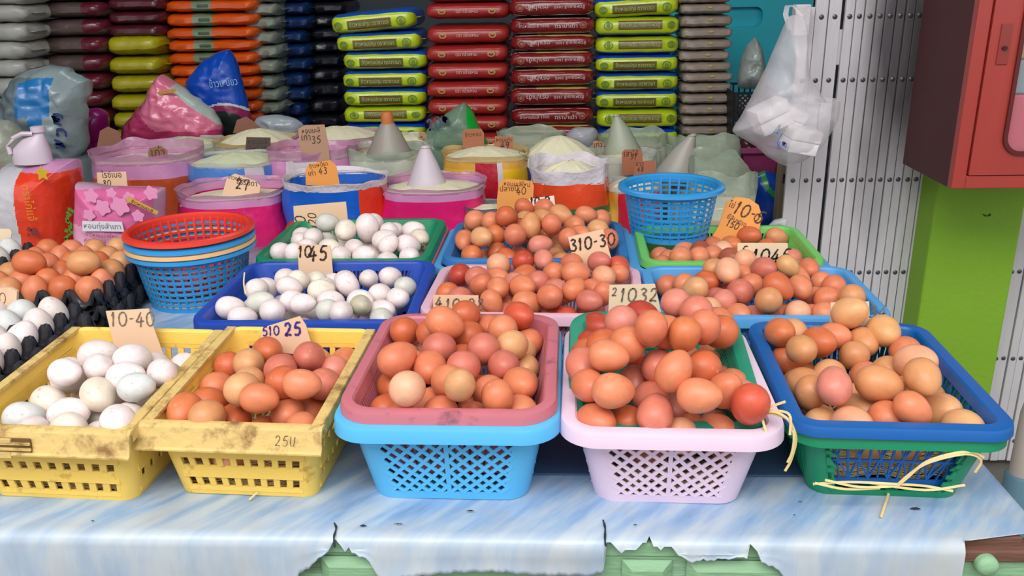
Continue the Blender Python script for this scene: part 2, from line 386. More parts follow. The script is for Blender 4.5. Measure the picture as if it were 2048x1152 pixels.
for (pa, pb) in ((640, 800), (1245, 1345), (1375, 1600)):
    xa = atY(pa, 1130, YF).x; xb = atY(pb, 1130, YF).x; z1 = atY(700, 1112, YF).z - .004
    m = MB(); q = [(xa, .004), (xb, .004), (xb-.012, -.006), (xa+.012, -.006)]
    m.add([(xa, .005, z1), (xb, .005, z1), (xb, .005, z1-.09), (xa, .005, z1-.09), (xa+.010, -.002, z1-.010), (xb-.010, -.002, z1-.010), (xb-.010, -.002, z1-.08), (xa+.010, -.002, z1-.08)],
          [(0,1,5,4), (1,2,6,5), (2,3,7,6), (3,0,4,7), (4,5,6,7)]); m.build('raised_panel', gw, table, smooth=False)
P = atY(1973, 1130, YF)
m = MB(); m.lathe([(0, .006), (.007, .0055), (.0105, .003), (.0115, .0), (.0115, -.006)], 20); kn = m.build('round_knob', gw, table); kn.rotation_euler = (RAD(90), 0, 0); kn.location = (P.x, -.002, P.z)
kn.rotation_euler = (RAD(90), 0, 0)
for x_ in (XL+.05, XT-.3):
    for y_ in (.04, TYB-YF-.10): MB().box(x_, x_+.06, y_, y_+.06, 0, T-.03).build('leg', gw, table, smooth=False)
# vinyl cloth
def vinyl_mat():
    m = bpy.data.materials.new('marbled_blue_vinyl'); m.use_nodes = True; N = m.node_tree.nodes; L = m.node_tree.links; b = N['Principled BSDF']
    tc = N.new('ShaderNodeTexCoord'); mp = N.new('ShaderNodeMapping'); mp.inputs['Scale'].default_value = (2.4, 15, 3)
    m0 = N.new('ShaderNodeMapping'); m0.inputs['Rotation'].default_value = (0, 0, RAD(-52)); L.new(tc.outputs['Object'], m0.inputs[0]); L.new(m0.outputs[0], mp.inputs[0])
    n = N.new('ShaderNodeTexNoise'); n.inputs['Scale'].default_value = 2.4; n.inputs['Detail'].default_value = 6; n.inputs['Roughness'].default_value = .6; L.new(mp.outputs[0], n.inputs[0])
    r = N.new('ShaderNodeValToRGB'); r.color_ramp.elements[0].position = .3; r.color_ramp.elements[1].position = .72
    r.color_ramp.elements[0].color = (*lin('7590b3'), 1); r.color_ramp.elements[1].color = (*lin('b6c2cd'), 1)
    e = r.color_ramp.elements.new(.44); e.color = (*lin('88a7c9'), 1); e = r.color_ramp.elements.new(.58); e.color = (*lin('a9bac9'), 1)
    L.new(n.outputs[0], r.inputs[0])
    n2 = N.new('ShaderNodeTexNoise'); n2.inputs['Scale'].default_value = 14; n2.inputs['Detail'].default_value = 6; L.new(tc.outputs['Object'], n2.inputs[0])
    r2 = N.new('ShaderNodeMapRange'); r2.inputs[1].default_value = .52; r2.inputs[2].default_value = .75; r2.inputs[4].default_value = .55; L.new(n2.outputs[0], r2.inputs[0])
    mx = N.new('ShaderNodeMix'); mx.data_type = 'RGBA'; L.new(r2.outputs[0], mx.inputs[0]); L.new(r.outputs[0], mx.inputs[6]); mx.inputs[7].default_value = (*lin('a8a6a2'), 1)
    # front bend and hanging flap tinted pale, the sky highlight painted into the colour
    sp = N.new('ShaderNodeSeparateXYZ'); L.new(tc.outputs['Object'], sp.inputs[0])
    r3 = N.new('ShaderNodeMapRange'); r3.inputs[1].default_value = .035; r3.inputs[2].default_value = -.003; r3.inputs[4].default_value = .42; L.new(sp.outputs['Y'], r3.inputs[0])
    m3 = N.new('ShaderNodeMix'); m3.data_type = 'RGBA'; L.new(r3.outputs[0], m3.inputs[0]); L.new(mx.outputs[2], m3.inputs[6]); m3.inputs[7].default_value = (*lin('c6c9c4'), 1)
    L.new(m3.outputs[2], b.inputs['Base Color'])
    b.inputs['Roughness'].default_value = .32; b.inputs['Specular IOR Level'].default_value = .5
    n3 = N.new('ShaderNodeTexNoise'); n3.inputs['Scale'].default_value = 9; n3.inputs['Detail'].default_value = 3; L.new(tc.outputs['Object'], n3.inputs[0])
    bp = N.new('ShaderNodeBump'); bp.inputs['Strength'].default_value = .25; bp.inputs['Distance'].default_value = .01; L.new(n3.outputs[0], bp.inputs['Height']); L.new(bp.outputs[0], b.inputs['Normal'])
    return m
vin = vinyl_mat()
tear = [(-300,1240),(560,1240),(598,1150),(612,1141),(640,1118),(655,1103),(669,1090),(685,1100),(705,1106),(735,1117),(742,1128),(756,1148),(765,1165),(830,1152),(880,1149),(1000,1146),(1100,1155),(1180,1160),(1205,1152),(1222,1128),(1212,1110),(1210,1086),(1222,1100),(1242,1107),(1270,1109),(1280,1100),(1300,1094),(1322,1106),(1345,1103),(1378,1127),(1440,1122),(1496,1114),(1499,1098),(1509,1099),(1511,1114),(1535,1128),(1560,1141),(1572,1160),(1600,1240),(1918,1240),(1926,1200)]
tx = [atY(a, b, YF-.006).x for a, b in tear]; tz = [atY(a, b, YF-.006).z for a, b in tear]
XE = atY(1938, 1085, YF-.006).x
cols_ = list(np.linspace(XL-.02, XE, 420)) + list(np.linspace(XE+.0005, XR+.002, 12))
m = MB(); loops = []
for x_ in cols_:
    zb = float(np.interp(x_, tx, tz)); zb = max(zb, T-.13); jag = .0012*math.sin(x_*900)+.0012*math.sin(x_*337)
    if x_ > XE-.006: zb = T-.125
    l = []
    for t in np.linspace(0, 1, 10): l.append((x_, (TYB-YF)*(1-t) + .012*t, .0006*math.sin(x_*21+t*7)*1.0))
    for k in range(1, 7):
        a = RAD(90*k/6); l.append((x_, .012 - .016*math.sin(a), -.014*(1-math.cos(a))))
    z0 = -.014
    for k in range(1, 7):
        t = k/6; zz = z0 + (zb-T+jag-z0)*t
        if zb-T+jag > z0: zz = z0 - .0002*k
        wav = .0022*math.sin(x_*14+1)+.0015*math.sin(x_*47)
        curl = -.004*max(0, t-.6)*(1 if zb > T-.09 else .2)
        l.append((x_, -.005 + wav*t + curl, zz))
    cut = zb-T+jag
    if cut > z0 and x_ <= XE:
        for q in range(10, len(l)):
            if l[q][2] < cut: l[q] = (l[q-1][0], l[q-1][1]-.00005, l[q-1][2]-.00005)
    if x_ > XE:
        yy = .004 + (x_-XE)/(XR-XE)*.018; l = [(a, max(b, yy), 0) for a, b, c in l]
    loops.append(l)
m.rings(loops, closed=False)
vs_ = m.build('vinyl_tablecloth', vin, None, fix=True); vs_.location = (0, YF, T+.0015)
tag(vs_, 'torn marbled pale blue vinyl sheet covering the market table', 'tablecloth')
sol = vs_.modifiers.new('thickness', 'SOLIDIFY'); sol.thickness = .0012; sol.offset = -1
# holes and scraps torn in the vinyl
dk = mat('tear_dark', '1f2a33', rough=.9)
for (x_, y_, wd, sh) in ((940, 1028, 19, 2.4), (797, 1054, 20, 1.6), (727, 1058, 15, 3), (1830, 1024, 22, 4), (186, 1048, 7, 2), (1270, 1056, 10, 1.5), (1588, 1036, 5, 2), (1600, 1009, 9, 1.2)):
    P = atz(x_, y_, T); s_ = px2m(wd, P)/2; m = MB(); n = 9; rnd = random.Random(x_)
    up = [(s_*(2*k/(n-1)-1), px2m(sh, P)*1.6*math.sin(math.pi*k/(n-1))*rnd.uniform(.6, 1.2), .0026) for k in range(n)]
    lo = [(a, -b*.5*rnd.uniform(.3, 1), .0026) for a, b, c in up[1:-1]]
    m.add(up+lo[::-1], [tuple(range(len(up)+len(lo)))]); o = m.build('tear', dk, vs_, smooth=False); o.location = (P.x, P.y-YF, 0)
for path in ([(669,1052),(673,1062),(668,1075),(669,1090)], [(1206,1046),(1210,1062),(1210,1080),(1212,1090)]):
    m = MB(); pts = [atz(a, b, T) for a, b in path]
    ribbon(m, [(p.x-pts[0].x, p.y-pts[0].y) for p in pts], .0022, lambda a, b: (a, b, .0028-max(0, (.012-(b+pts[0].y-YF)))*.3))
    o = m.build('tear', dk, vs_, smooth=False); o.location = (pts[0].x, pts[0].y-YF, 0)
# darker mat on the table behind the front edge
p0 = atz(905, 951, T); p1 = atz(1610, 957, T)
m = MB(); m.box(p0.x, p1.x, p0.y, 1.25, T+.0022, T+.0042); m.box(p0.x, p1.x, p0.y-.001, p0.y+.003, T+.0022, T+.0046)
tag(m.build('rubber_mat', mat('navy_mat', '3c5878', rough=.55, var=.18, scale=5, bump=.1), None, smooth=False), 'dark blue mat lying under the two middle front baskets', 'mat')
# ------------------------------------------------------------------ plastic baskets
class Basket:
    """local frame: centre of the base, x along the width, y away from the camera, z up"""
    def __init__(s, w, l, h, taper, rc=.02, hb=None, t=.0022, rimw=.012):
        s.w, s.l, s.h, s.tp, s.rc, s.t, s.rimw = w-2*rimw, l-2*rimw, h, taper, rc, t, rimw
        s.hb = hb if hb is not None else h
    def dims(s, v): k = s.tp*(1-v); return s.w/2-k, s.l/2-k
    def zt(s, y, v): return v*(s.h + (s.hb-s.h)*(y+s.l/2)/s.l)
    def loop(s, v, off=0.0, seg=5, nst=10, dz=0):
        """closed rounded rectangle at height fraction v, pushed outwards by off"""
        a, b = s.dims(v); r = s.rc; out = []
        crn = [(a-r, -b+r, -90), (a-r, b-r, 0), (-a+r, b-r, 90), (-a+r, -b+r, 180)]
        for i, (cx, cy, a0) in enumerate(crn):
            for k in range(seg+1):
                t = RAD(a0 + 90*k/seg); out.append((cx + (r+off)*math.cos(t), cy + (r+off)*math.sin(t)))
            nx, ny, na = crn[(i+1) % 4]; t = RAD(a0+90); e = out[-1]; f = (nx+(r+off)*math.cos(t), ny+(r+off)*math.sin(t))
            for k in range(1, nst): out.append((e[0]+(f[0]-e[0])*k/nst, e[1]+(f[1]-e[1])*k/nst))
        return [(x, y, s.zt(y, v)+dz) for x, y in out]
    def band(s, m, v0, v1, mi=0):
        n = 4
        vs = [v0+(v1-v0)*k/n for k in range(n+1)]
        m.rings([s.loop(v) for v in vs] + [s.loop(v, -s.t) for v in vs[::-1]] + [s.loop(v0)], mi)
    def corners(s, m, v0, v1, ext=.0):
        seg = 5; r = s.rc
        for c in range(4):
            outs = []
            for off in (0, -s.t):
                L = []
                for v in (v0, (v0+v1)/2, v1):
                    a, b = s.dims(v); cx, cy, a0 = [(a-r, -b+r, -90), (a-r, b-r, 0), (-a+r, b-r, 90), (-a+r, -b+r, 180)][c]
                    row = []
                    t0, t1 = RAD(a0), RAD(a0+90)
                    row.append((cx+(r+off)*math.cos(t0)+math.sin(t0)*ext, cy+(r+off)*math.sin(t0)-math.cos(t0)*ext))
                    for k in range(seg+1):
                        t = RAD(a0+90*k/seg); row.append((cx+(r+off)*math.cos(t), cy+(r+off)*math.sin(t)))
                    row.append((cx+(r+off)*math.cos(t1)-math.sin(t1)*ext, cy+(r+off)*math.sin(t1)+math.cos(t1)*ext))
                    L.append([(x, y, s.zt(y, v)) for x, y in row])
                outs.append(L)
            o, i = outs
            m.rings([a + b[::-1] for a, b in zip(o, i)], 0, True, True)
    def P(s, side, u, v, off=0):
        a, b = s.dims(v); r = s.rc; a2, b2 = a-r, b-r
        if side == 0: x, y = -a2+2*a2*u, -b-off
        elif side == 1: x, y = a+off, -b2+2*b2*u
        elif side == 2: x, y = a2-2*a2*u, b+off
        else: x, y = -a-off, b2-2*b2*u
        return Vector((x, y, s.zt(y, v)))
    def N(s, side): return Vector([(0,-1,0),(1,0,0),(0,1,0),(-1,0,0)][side])
    def len_(s, side): a, b = s.dims(.5); return 2*((a if side in (0, 2) else b)-s.rc)
    def ubar(s, m, side, u0, v0, u1, v1, wd, th=None, off=-.001):
        th = th or s.t; n = s.N(side)
        m.bar(s.P(side, u0, v0, off), s.P(side, u1, v1, off), wd, th, n)
    def diamond(s, m, side, v0, v1, px=.0158, pz=.0150, wd=.0041, split=True):
        Ls = s.len_(side); Hh = s.h*(v1-v0)
        spans = [(0.0, .485), (.515, 1.0)] if split else [(0., 1.)]
        for ua, ub in spans:
            La = Ls*(ub-ua)
            for sg in (1, -1):
                k = -int(Hh/pz)-2
                while k*px < La+Hh*px/pz+px:
                    # line x = k*px + sg*z*px/pz
                    x0 = k*px if sg > 0 else k*px; z0, z1 = 0., Hh
                    sl = px/pz*sg; xa, xb = x0, x0+sl*Hh
                    lo, hi = 0., 1.
                    dx = xb-xa
                    if dx != 0:
                        t0, t1 = (0-xa)/dx, (La-xa)/dx
                        if t0 > t1: t0, t1 = t1, t0
                        lo, hi = max(lo, t0), min(hi, t1)
                    if hi-lo > .02:
                        s.ubar(m, side, ua+(xa+dx*lo)/Ls, v0+(v1-v0)*lo, ua+(xa+dx*hi)/Ls, v0+(v1-v0)*hi, wd)
                    k += 1
        if split: s.ubar(m, side, .5, v0, .5, v1, Ls*.035)
    def slats(s, m, side, v0, v1, pitch=.0062, wd=.0030, mids=(.5,)):
        n = int(s.len_(side)/pitch)
        for k in range(n+1): s.ubar(m, side, k/n, v0, k/n, v1, wd)
        for q in mids: s.ubar(m, side, 0, v0+(v1-v0)*q, 1, v0+(v1-v0)*q, .004)
    def zig(s, m, side, v0, v1, pitch=.0215, wd=.0024):
        n = int(s.len_(side)/pitch)
        for k in range(n+1):
            s.ubar(m, side, k/n, v0, k/n, v1, wd)
            if k < n:
                s.ubar(m, side, k/n, v0, (k+1)/n, v1, wd*.8); s.ubar(m, side, (k+1)/n, v0, k/n, v1, wd*.8)
                s.ubar(m, side, (k+.5)/n, v0, (k+.5)/n, v1, wd*.6)
        for q in (.38,): s.ubar(m, side, 0, v0+(v1-v0)*q, 1, v0+(v1-v0)*q, .0028)
    def squares(s, m, side, rowsv, cols, hole, hz):
        """rowsv: centre heights of the hole rows (v), hole, hz sizes in metres"""
        hv = hz/s.h/2; edges = [0.0]; 
        Ls = s.len_(side)
        levels = []; prev = s.v0
        for r in rowsv: levels.append((prev, r-hv)); prev = r+hv
        levels.append((prev, s.v1))
        for a, b in levels:
            if b-a > .005: s.ubar(m, side, 0, (a+b)/2, 1, (a+b)/2, (b-a)*s.h)
        pu = 1/cols; hu = hole/Ls
        for r in rowsv:
            for k in range(cols+1):
                ua = 0 if k == 0 else (k-.5)*pu+hu/2; ub = 1 if k == cols else (k+.5)*pu-hu/2
                s.ubar(m, side, (ua+ub)/2, r-hv, (ua+ub)/2, r+hv, (ub-ua)*Ls)
    def floor(s, m, pitch=.02):
        a, b = s.dims(0); a -= s.t; b -= s.t; z = .003
        m.rings([[(x, y, z) for x, y, _ in s.loop(0, -.001)], [(x, y, z) for x, y, _ in s.loop(0, -.014)], [(x, y, z-.002) for x, y, _ in s.loop(0, -.014)], [(x, y, z-.002) for x, y, _ in s.loop(0, -.001)]])
        n = int(2*a/pitch)
        for k in range(1, n): m.box(-a+2*a*k/n-.003, -a+2*a*k/n+.003, -b, b, z-.002, z)
        n = int(2*b/pitch)
        for k in range(1, n): m.box(-a, a, -b+2*b*k/n-.003, -b+2*b*k/n+.003, z-.0025, z-.0005)
    def rim(s, m, wd=None, lip=.014, up=.0):
        wd = wd or s.rimw; t = .0022
        L = lambda off, dz: s.loop(1, off, seg=8, nst=10, dz=dz)
        m.rings([L(-s.t, -.004), L(-s.t, .0), L(0.0, .0025), L(wd*.6, .0030+up), L(wd*.92, .0018+up), L(wd, -.0015+up), L(wd+.001, -lip), L(wd-.0012, -lip), L(wd-.0024, -.002), L(wd*.5, -.0002), L(.001, -.003), L(-s.t, -.004)])
def cut_len(o): return o
def make_basket(name, label, cat, colour, quad, z, h, taper, pattern, side_pats=None, rimw=.013, lip=.014, rc=.022, dirt=None, hb=None, z0=None, shrink=0, fit=None, v0=.12, v1=.86, group=None, tilt=0, panels=True, dz=0):
    """quad = pixels of the outer rim corners FL, FR, BR, BL at world height z"""
    if fit is None:
        zz = [z, z, z+(hb-h if hb else 0), z+(hb-h if hb else 0)]
        FL, FR, BR, BL = [atz(px, py, q) for (px, py), q in zip(quad, zz)]
        c = (FL+FR+BR+BL)/4; wv = ((FR-FL)+(BR-BL))/2; lv = ((BL-FL)+(BR-FR))/2
        ang = .5*(math.atan2(wv.y, wv.x) + math.atan2(lv.y, lv.x)-math.pi/2); wd, ln = wv.length, lv.length
        print('BASKET %-18s w %.3f l %.3f ang %.1f/%.1f at %.3f %.3f  widths %.3f %.3f' % (name, wd, ln, math.degrees(math.atan2(wv.y, wv.x)), math.degrees(math.atan2(lv.y, lv.x)-math.pi/2), c.x, c.y, (FR-FL).length, (BR-BL).length))
    else: c, ang, wd, ln = fit
    base = z-h if z0 is None else z0
    root = tag(empty(name, (c.x, c.y, base), ang, rx=tilt), label, cat, group)
    B = Basket(wd, ln, h, taper, rc, hb, rimw=rimw); B.v0, B.v1 = v0, v1
    B.root = root; B.c = c; B.ang = ang; B.wd = wd; B.ln = ln; B.z = base+h; B.base = base; B.rimx = rimw; B.colour = colour
    m = MB(); B.band(m, 0.0, v0); B.band(m, v1, 1.0); B.corners(m, v0, v1, ext=.004); m.build('shell', colour, root)
    m = MB(); B.rim(m, rimw, lip); m.build('rim', colour, root)
    m = MB(); B.floor(m); m.build('base_grid', colour, root, smooth=False)
    for side in range(4):
        if panels is not True and side not in panels: continue
        m = MB(); p = (side_pats or {}).get(side, pattern)
        p(B, m, side)
        m.build('side_panel', colour, root, smooth=False)
    return B
pD = lambda B, m, s: B.diamond(m, s, B.v0, B.v1)
pS = lambda B, m, s: B.slats(m, s, B.v0, B.v1)
pZ = lambda B, m, s: B.zig(m, s, B.v0, B.v1)

c_lblue = plastic('light_blue_plastic', '57b7ea'); c_lilac = plastic('lilac_plastic', 'e3cbdf'); c_rose = plastic('dusty_rose_plastic', 'c4707c', dirt=('8f5560', 30, .56, .15), rough=.45)
c_teal = plastic('green_plastic', '1f8a6c', dirt=('14604e', 18, .62, .1)); c_blue = plastic('strong_blue_plastic', '0e5ca6'); c_royal = plastic('royal_blue_plastic', '1f49ad')
c_mblue = plastic('mid_blue_plastic', '2f74b4'); c_sky = plastic('sky_blue_plastic', '559fdb'); c_pink = plastic('pale_pink_plastic', 'e2b6c9'); c_grass = plastic('grass_green_plastic', '6fc35c')
c_sgreen = plastic('bottle_green_plastic', '11875c')
c_yel = plastic('dirty_yellow_plastic', 'efc85c', rough=.5, dirt=('a67f33', 22, .60, .12), bump=.12)
c_yelw = plastic('worn_yellow_plastic', 'd6b873', rough=.6, dirt=('8d6a3a', 34, .50, .18), bump=.25)

# yellow crates ---------------------------------------------------------
def yellow(name, label, quad, z, h, hb, fixw=None):
    B = make_basket(name, label, 'crate', c_yel, quad, z, h, .015, lambda B, m, s: B.squares(m, s, (.19, .48) if s == 0 else ((.50, .74) if s == 2 else (.28, .62)), 9 if s in (0, 2) else 10, .0092, .0125), rimw=.004, lip=.003, rc=.016, hb=hb, v0=.06, v1=.86)
    # broad hand-hold flange hanging over the front
    m = MB(); a, b = B.dims(1); n = 12; x0, x1 = -a-.010, a+.008; L = []
    for k in range(n+1):
        x = x0+(x1-x0)*k/n; L.append([(x, -b+.004, h+.0035), (x, -b-.004, h+.0042), (x, -b-.009, h+.001), (x, -b-.0135, h-.016), (x, -b-.0150, h-.0205), (x, -b-.018, h-.0222), (x, -b-.018, h-.024), (x, -b-.0135, h-.0225), (x, -b-.011, h-.016), (x, -b-.006, h-.001), (x, -b+.002, h)])
    m.rings(L, 0, True, True)
    fl = m.build('front_flange', c_yelw, B.root)
    zr = lambda y: B.zt(y, 1)
    for sx in (1, -1):
        m = MB(); m.bar((sx*a, -b, zr(-b)+.002), (sx*a, b, zr(b)+.002), .012, .004, (0, 0, 1)); m.bar((sx*(a+.005), -b, zr(-b)-.004), (sx*(a+.005), b, zr(b)-.004), .003, .014, (0, 0, 1))
        m.build('side_ledge', c_yelw, B.root, smooth=False)
    return B
ZY = T+.1
BY1 = yellow('egg_crate', 'yellow plastic crate of white duck eggs at the front left corner of the table', [(-118,862),(246,862),(462,662),(152,658)], ZY, .098, .114)
BY2 = yellow('egg_crate', 'dirty yellow plastic crate of brown eggs with worn front flange marked 25', [(262,855),(640,855),(752,660),(474,658)], ZY, .098, .114)
# broken opening in the left crate's flange
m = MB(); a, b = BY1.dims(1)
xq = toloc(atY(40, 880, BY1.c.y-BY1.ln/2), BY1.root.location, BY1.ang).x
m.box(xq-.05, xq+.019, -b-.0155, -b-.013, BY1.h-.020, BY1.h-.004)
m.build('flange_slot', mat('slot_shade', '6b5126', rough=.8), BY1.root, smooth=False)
m = MB()
for zz in (.0115, .0045): m.box(xq-.05, xq+.019, -b-.0175, -b-.0155, BY1.h-.020+zz-.0022, BY1.h-.020+zz+.0006)
m.box(xq-.028, xq-.002, -b-.0185, -b-.0150, BY1.h-.0075, BY1.h-.0035); m.box(xq-.031, xq-.005, -b-.0185, -b-.0150, BY1.h-.0265, BY1.h-.0205)
m.build('flange_clip', c_yelw, BY1.root, smooth=False)
# faint number on the right crate's flange
m = MB(); a, b = BY2.dims(1); hh = BY2.h
def onfl(x, z): return (x, -b-.0142-(.0045*((hh-.002-z)/.022))+.0036, z)
scrawl(m, '25U.', a-.045, hh-.0155, .0115, onfl, .0009); m.build('pencil_number', mat('pencil_grey', '6b5a3c', rough=.8), BY2.root, smooth=False)

# front middle: rose basket standing in a light blue one ----------------
zL = T+.108
BLB = make_basket('lattice_basket', 'light blue lattice basket at the front holding the rose basket', 'basket', c_lblue, [(650,862),(1118,866),(1126,648),(766,646)], zL, .106, .020, pD, rimw=.016, lip=.015, rc=.026, v0=.10, v1=.90)
BR = make_basket('ribbed_basket', 'dusty rose ribbed basket of brown eggs standing in the light blue lattice basket', 'basket', c_rose, None, zL+.014, .092, .024, pS, rimw=.013, lip=.011, rc=.030,
    fit=(BLB.c+Vector((.001, .004, 0)), BLB.ang, BLB.wd-.010, BLB.ln-.012), dirt=None)
# lilac -----------------------------------------------------------------
BLI = make_basket('lattice_basket', 'pale lilac lattice basket at the front under the reddest heap of eggs', 'basket', c_lilac, [(1118,872),(1580,878),(1485,655),(1130,652)], zL-.002, .104, .022, pD, rimw=.016, lip=.015, rc=.026, v0=.10, v1=.90)
BG = make_basket('lined_basket', 'green basket tipped forward inside the lilac basket under the heaped eggs', 'basket', c_teal, None, zL+.008, .070, .036, pS, rimw=.017, lip=.020, rc=.022,
    fit=(BLI.c+Vector((-.002, .016, 0)), BLI.ang, BLI.wd-.020, BLI.ln-.050), tilt=RAD(9))
# right front: strong blue basket sitting in a broken green one ----------
BB = make_basket('blue_basket', 'strong blue zigzag-sided basket of pale brown eggs at the front right corner', 'basket', c_blue, [(1592,858),(2048,868),(1848,650),(1484,642)], T+.104, .090, .024, pZ, rimw=.016, lip=.010, rc=.018, v0=.10, v1=.88)
BBG = make_basket('broken_basket', 'broken green basket with missing front lattice wrapped around the strong blue basket', 'basket', c_sgreen, None, T+.090, .088, .020, pS, rimw=.013, lip=.010, rc=.022,
    fit=(BB.c, BB.ang, BB.wd-.006, BB.ln-.006), panels=(1, 2, 3), v0=.09, v1=.93, z0=T+.002)
m = MB(); rnd = random.Random(3); B = BBG; n = 46                       # jagged remains along the top and ends
for k in range(n):
    u0, u1 = k/n, (k+1)/n; d = rnd.uniform(.02, .10)*(1.6 if k % 7 == 0 else 1)
    m.add([B.P(0, u0, .935), B.P(0, u1, .935), B.P(0, u1, .935-d*rnd.uniform(.4, 1)), B.P(0, u0, .935-d)], [(0, 1, 2, 3)])
for sd in (0, 1):
    for k in range(14):
        va, vb = .09+k*.06, .09+(k+1)*.06; d = rnd.uniform(.03, .085); f = (lambda u: u) if sd == 0 else (lambda u: 1-u)
        m.add([B.P(0, f(0), va), B.P(0, f(d), va), B.P(0, f(d*rnd.uniform(.5, 1.1)), vb), B.P(0, f(0), vb)], [(0, 1, 2, 3)])
o = m.build('jagged_edge', c_sgreen, BBG.root, smooth=False); s_ = o.modifiers.new('t', 'SOLIDIFY'); s_.thickness = .0018
# second row -------------------------------------------------------------
Z2 = T+.088
BRW = make_basket('ribbed_basket', 'royal blue ribbed basket of white duck eggs beside the colander stack', 'basket', c_royal, [(388,648),(832,650),(868,526),(492,520)], Z2, .086, .022, pS, rimw=.014, lip=.015, rc=.026)
BP2 = make_basket('ribbed_basket', 'pale pink ribbed basket of red brown eggs in the second row', 'basket', c_pink, [(830,634),(1290,636),(1282,533),(886,530)], Z2, .086, .022, pS, rimw=.014, lip=.013, rc=.024)
BS2 = make_basket('lattice_basket', 'sky blue basket of mixed brown eggs in the second row near the gate', 'basket', c_sky, [(1302,640),(1800,640),(1690,533),(1284,533)], Z2, .086, .022, pD, rimw=.014, lip=.013, rc=.026)
# third row ---------------------------------------------------------------
Z3 = T+.085
def under(B, colour, name, label, gx=.010, gy=.012, dz=.015):
    return make_basket(name, label, 'basket', colour, None, B.z-dz, B.z-dz-T-.001, .020, pD, rimw=.012, lip=.012, rc=.026, fit=(B.c, B.ang, B.wd+gx, B.ln+gy), z0=T+.001)
BG3 = make_basket('ribbed_basket', 'green basket of white duck eggs in the back row', 'basket', c_sgreen, [(506,524),(864,524),(888,441),(590,437)], Z3, .070, .022, pS, rimw=.014, lip=.012, rc=.026)
under(BG3, c_rose, 'outer_basket', 'rose basket under the green basket of white eggs in the back row')
BB3 = make_basket('ribbed_basket', 'dark blue basket heaped with brown eggs in the middle of the back row', 'basket', c_mblue, [(886,523),(1262,523),(1240,445),(912,440)], Z3, .070, .022, pS, rimw=.014, lip=.012, rc=.026)
under(BB3, c_sky, 'outer_basket', 'sky blue basket under the dark blue basket in the back row', .03, .02)
BN3 = make_basket('ribbed_basket', 'grass green basket of brown eggs in the back row under the blue colander', 'basket', c_grass, [(1282,529),(1660,529),(1590,452),(1268,452)], Z3, .070, .022, pS, rimw=.014, lip=.012, rc=.026)
under(BN3, c_sky, 'outer_basket', 'sky blue basket under the grass green basket in the back row', .026, .016)

# ------------------------------------------------------------------ round colanders
def colander(name, label, colour, c, r1, r0, h, z0, nrib=40, nring=8, rimw=.012, group=None, full=True, skirt=.0):
    root = tag(empty(name, (c[0], c[1], z0)), label, 'colander', group)
    m = MB(); R = lambda z: r0+(r1-r0)*(z/h)**.8
    m.lathe([(r1-.002, h-.010), (r1-.001, h-.001), (r1+.002, h+.002), (r1+rimw*.6, h+.0022), (r1+rimw, h-.001), (r1+rimw+.001, h-.007), (r1+rimw-.0015, h-.0065), (r1+rimw-.003, h-.002), (r1+.003, h-.001), (r1+.0005, h-.010), (r1-.002, h-.010)], 72)
    m.build('rim', colour, root)
    m = MB()
    for k in range(nrib):
        a = 2*math.pi*k/nrib; d = Vector((math.cos(a), math.sin(a), 0)); pts = [d*R(z)+Vector((0, 0, z)) for z in np.linspace(.002, h-.006, 5)]
        for p, q in zip(pts[:-1], pts[1:]): m.bar(p, q, .0042, .002, d)
    for k in range(nring+1):
        z = .004+(h-.014)*k/nring; r = R(z); hw = .0022 if 0 < k < nring else .005
        m.lathe([(r, z-hw), (r+.0012, z-hw), (r+.0012, z+hw), (r, z+hw), (r, z-hw)], 60)
    m.build('lattice_wall', colour, root)
    if full:
        m = MB()
        for r in np.linspace(r0*.2, r0, 5): m.lathe([(r-.003, .001), (r, .001), (r, .003), (r-.003, .003), (r-.003, .001)], 48)
        for k in range(24):
            a = 2*math.pi*k/24; d = Vector((math.cos(a), math.sin(a), 0)); m.bar(d*r0*.15+Vector((0,0,.002)), d*r0+Vector((0,0,.002)), .003, .002, (0, 0, 1))
        m.lathe([(0, .003), (r0*.2, .003), (r0*.2, .001), (0, .001)], 24)
        m.build('base_grid', colour, root)
    return root
cb1 = plastic('colander_blue', '2a8fcf', bump=.02, rough=.3); cred = plastic('colander_red', 'dd3b2c', bump=.02, rough=.3); cora = plastic('colander_peach', 'e9b57c', bump=.02, rough=.3)
pb = atz(395, 640, T); wpx = px2m(108, pb)
pc = atz(395, 560, T+.0); ctr = Vector((pc.x, pc.y, 0)); ctr = Vector((atz(395, 567, T+.03).x, atz(395, 567, T+.03).y, 0))
r1 = px2m(246, atz(395, 470, T+.12))/2-.012
for k, (cm_, nm) in enumerate(((cb1, 'blue colander at the bottom of the nested stack'), (cora, 'peach colander second from the bottom of the nested stack'), (cb1, 'blue colander under the red one in the nested stack'), (cred, 'red colander on top of the nested stack'))):
    colander('plastic_colander', nm, cm_, (ctr.x, ctr.y), r1, r1*.80, .106, T+.002+k*.0095+(.004 if k == 3 else 0), group='nested colanders', full=True)
pc = atz(1338, 468, T+.072); r1 = px2m(208, atz(1338, 380, T+.16))/2-.012
BLUEC = colander('plastic_colander', 'empty blue colander standing on the grass green egg basket', cb1, (pc.x, pc.y), r1, r1*.80, .102, T+.072, nrib=30, nring=8)
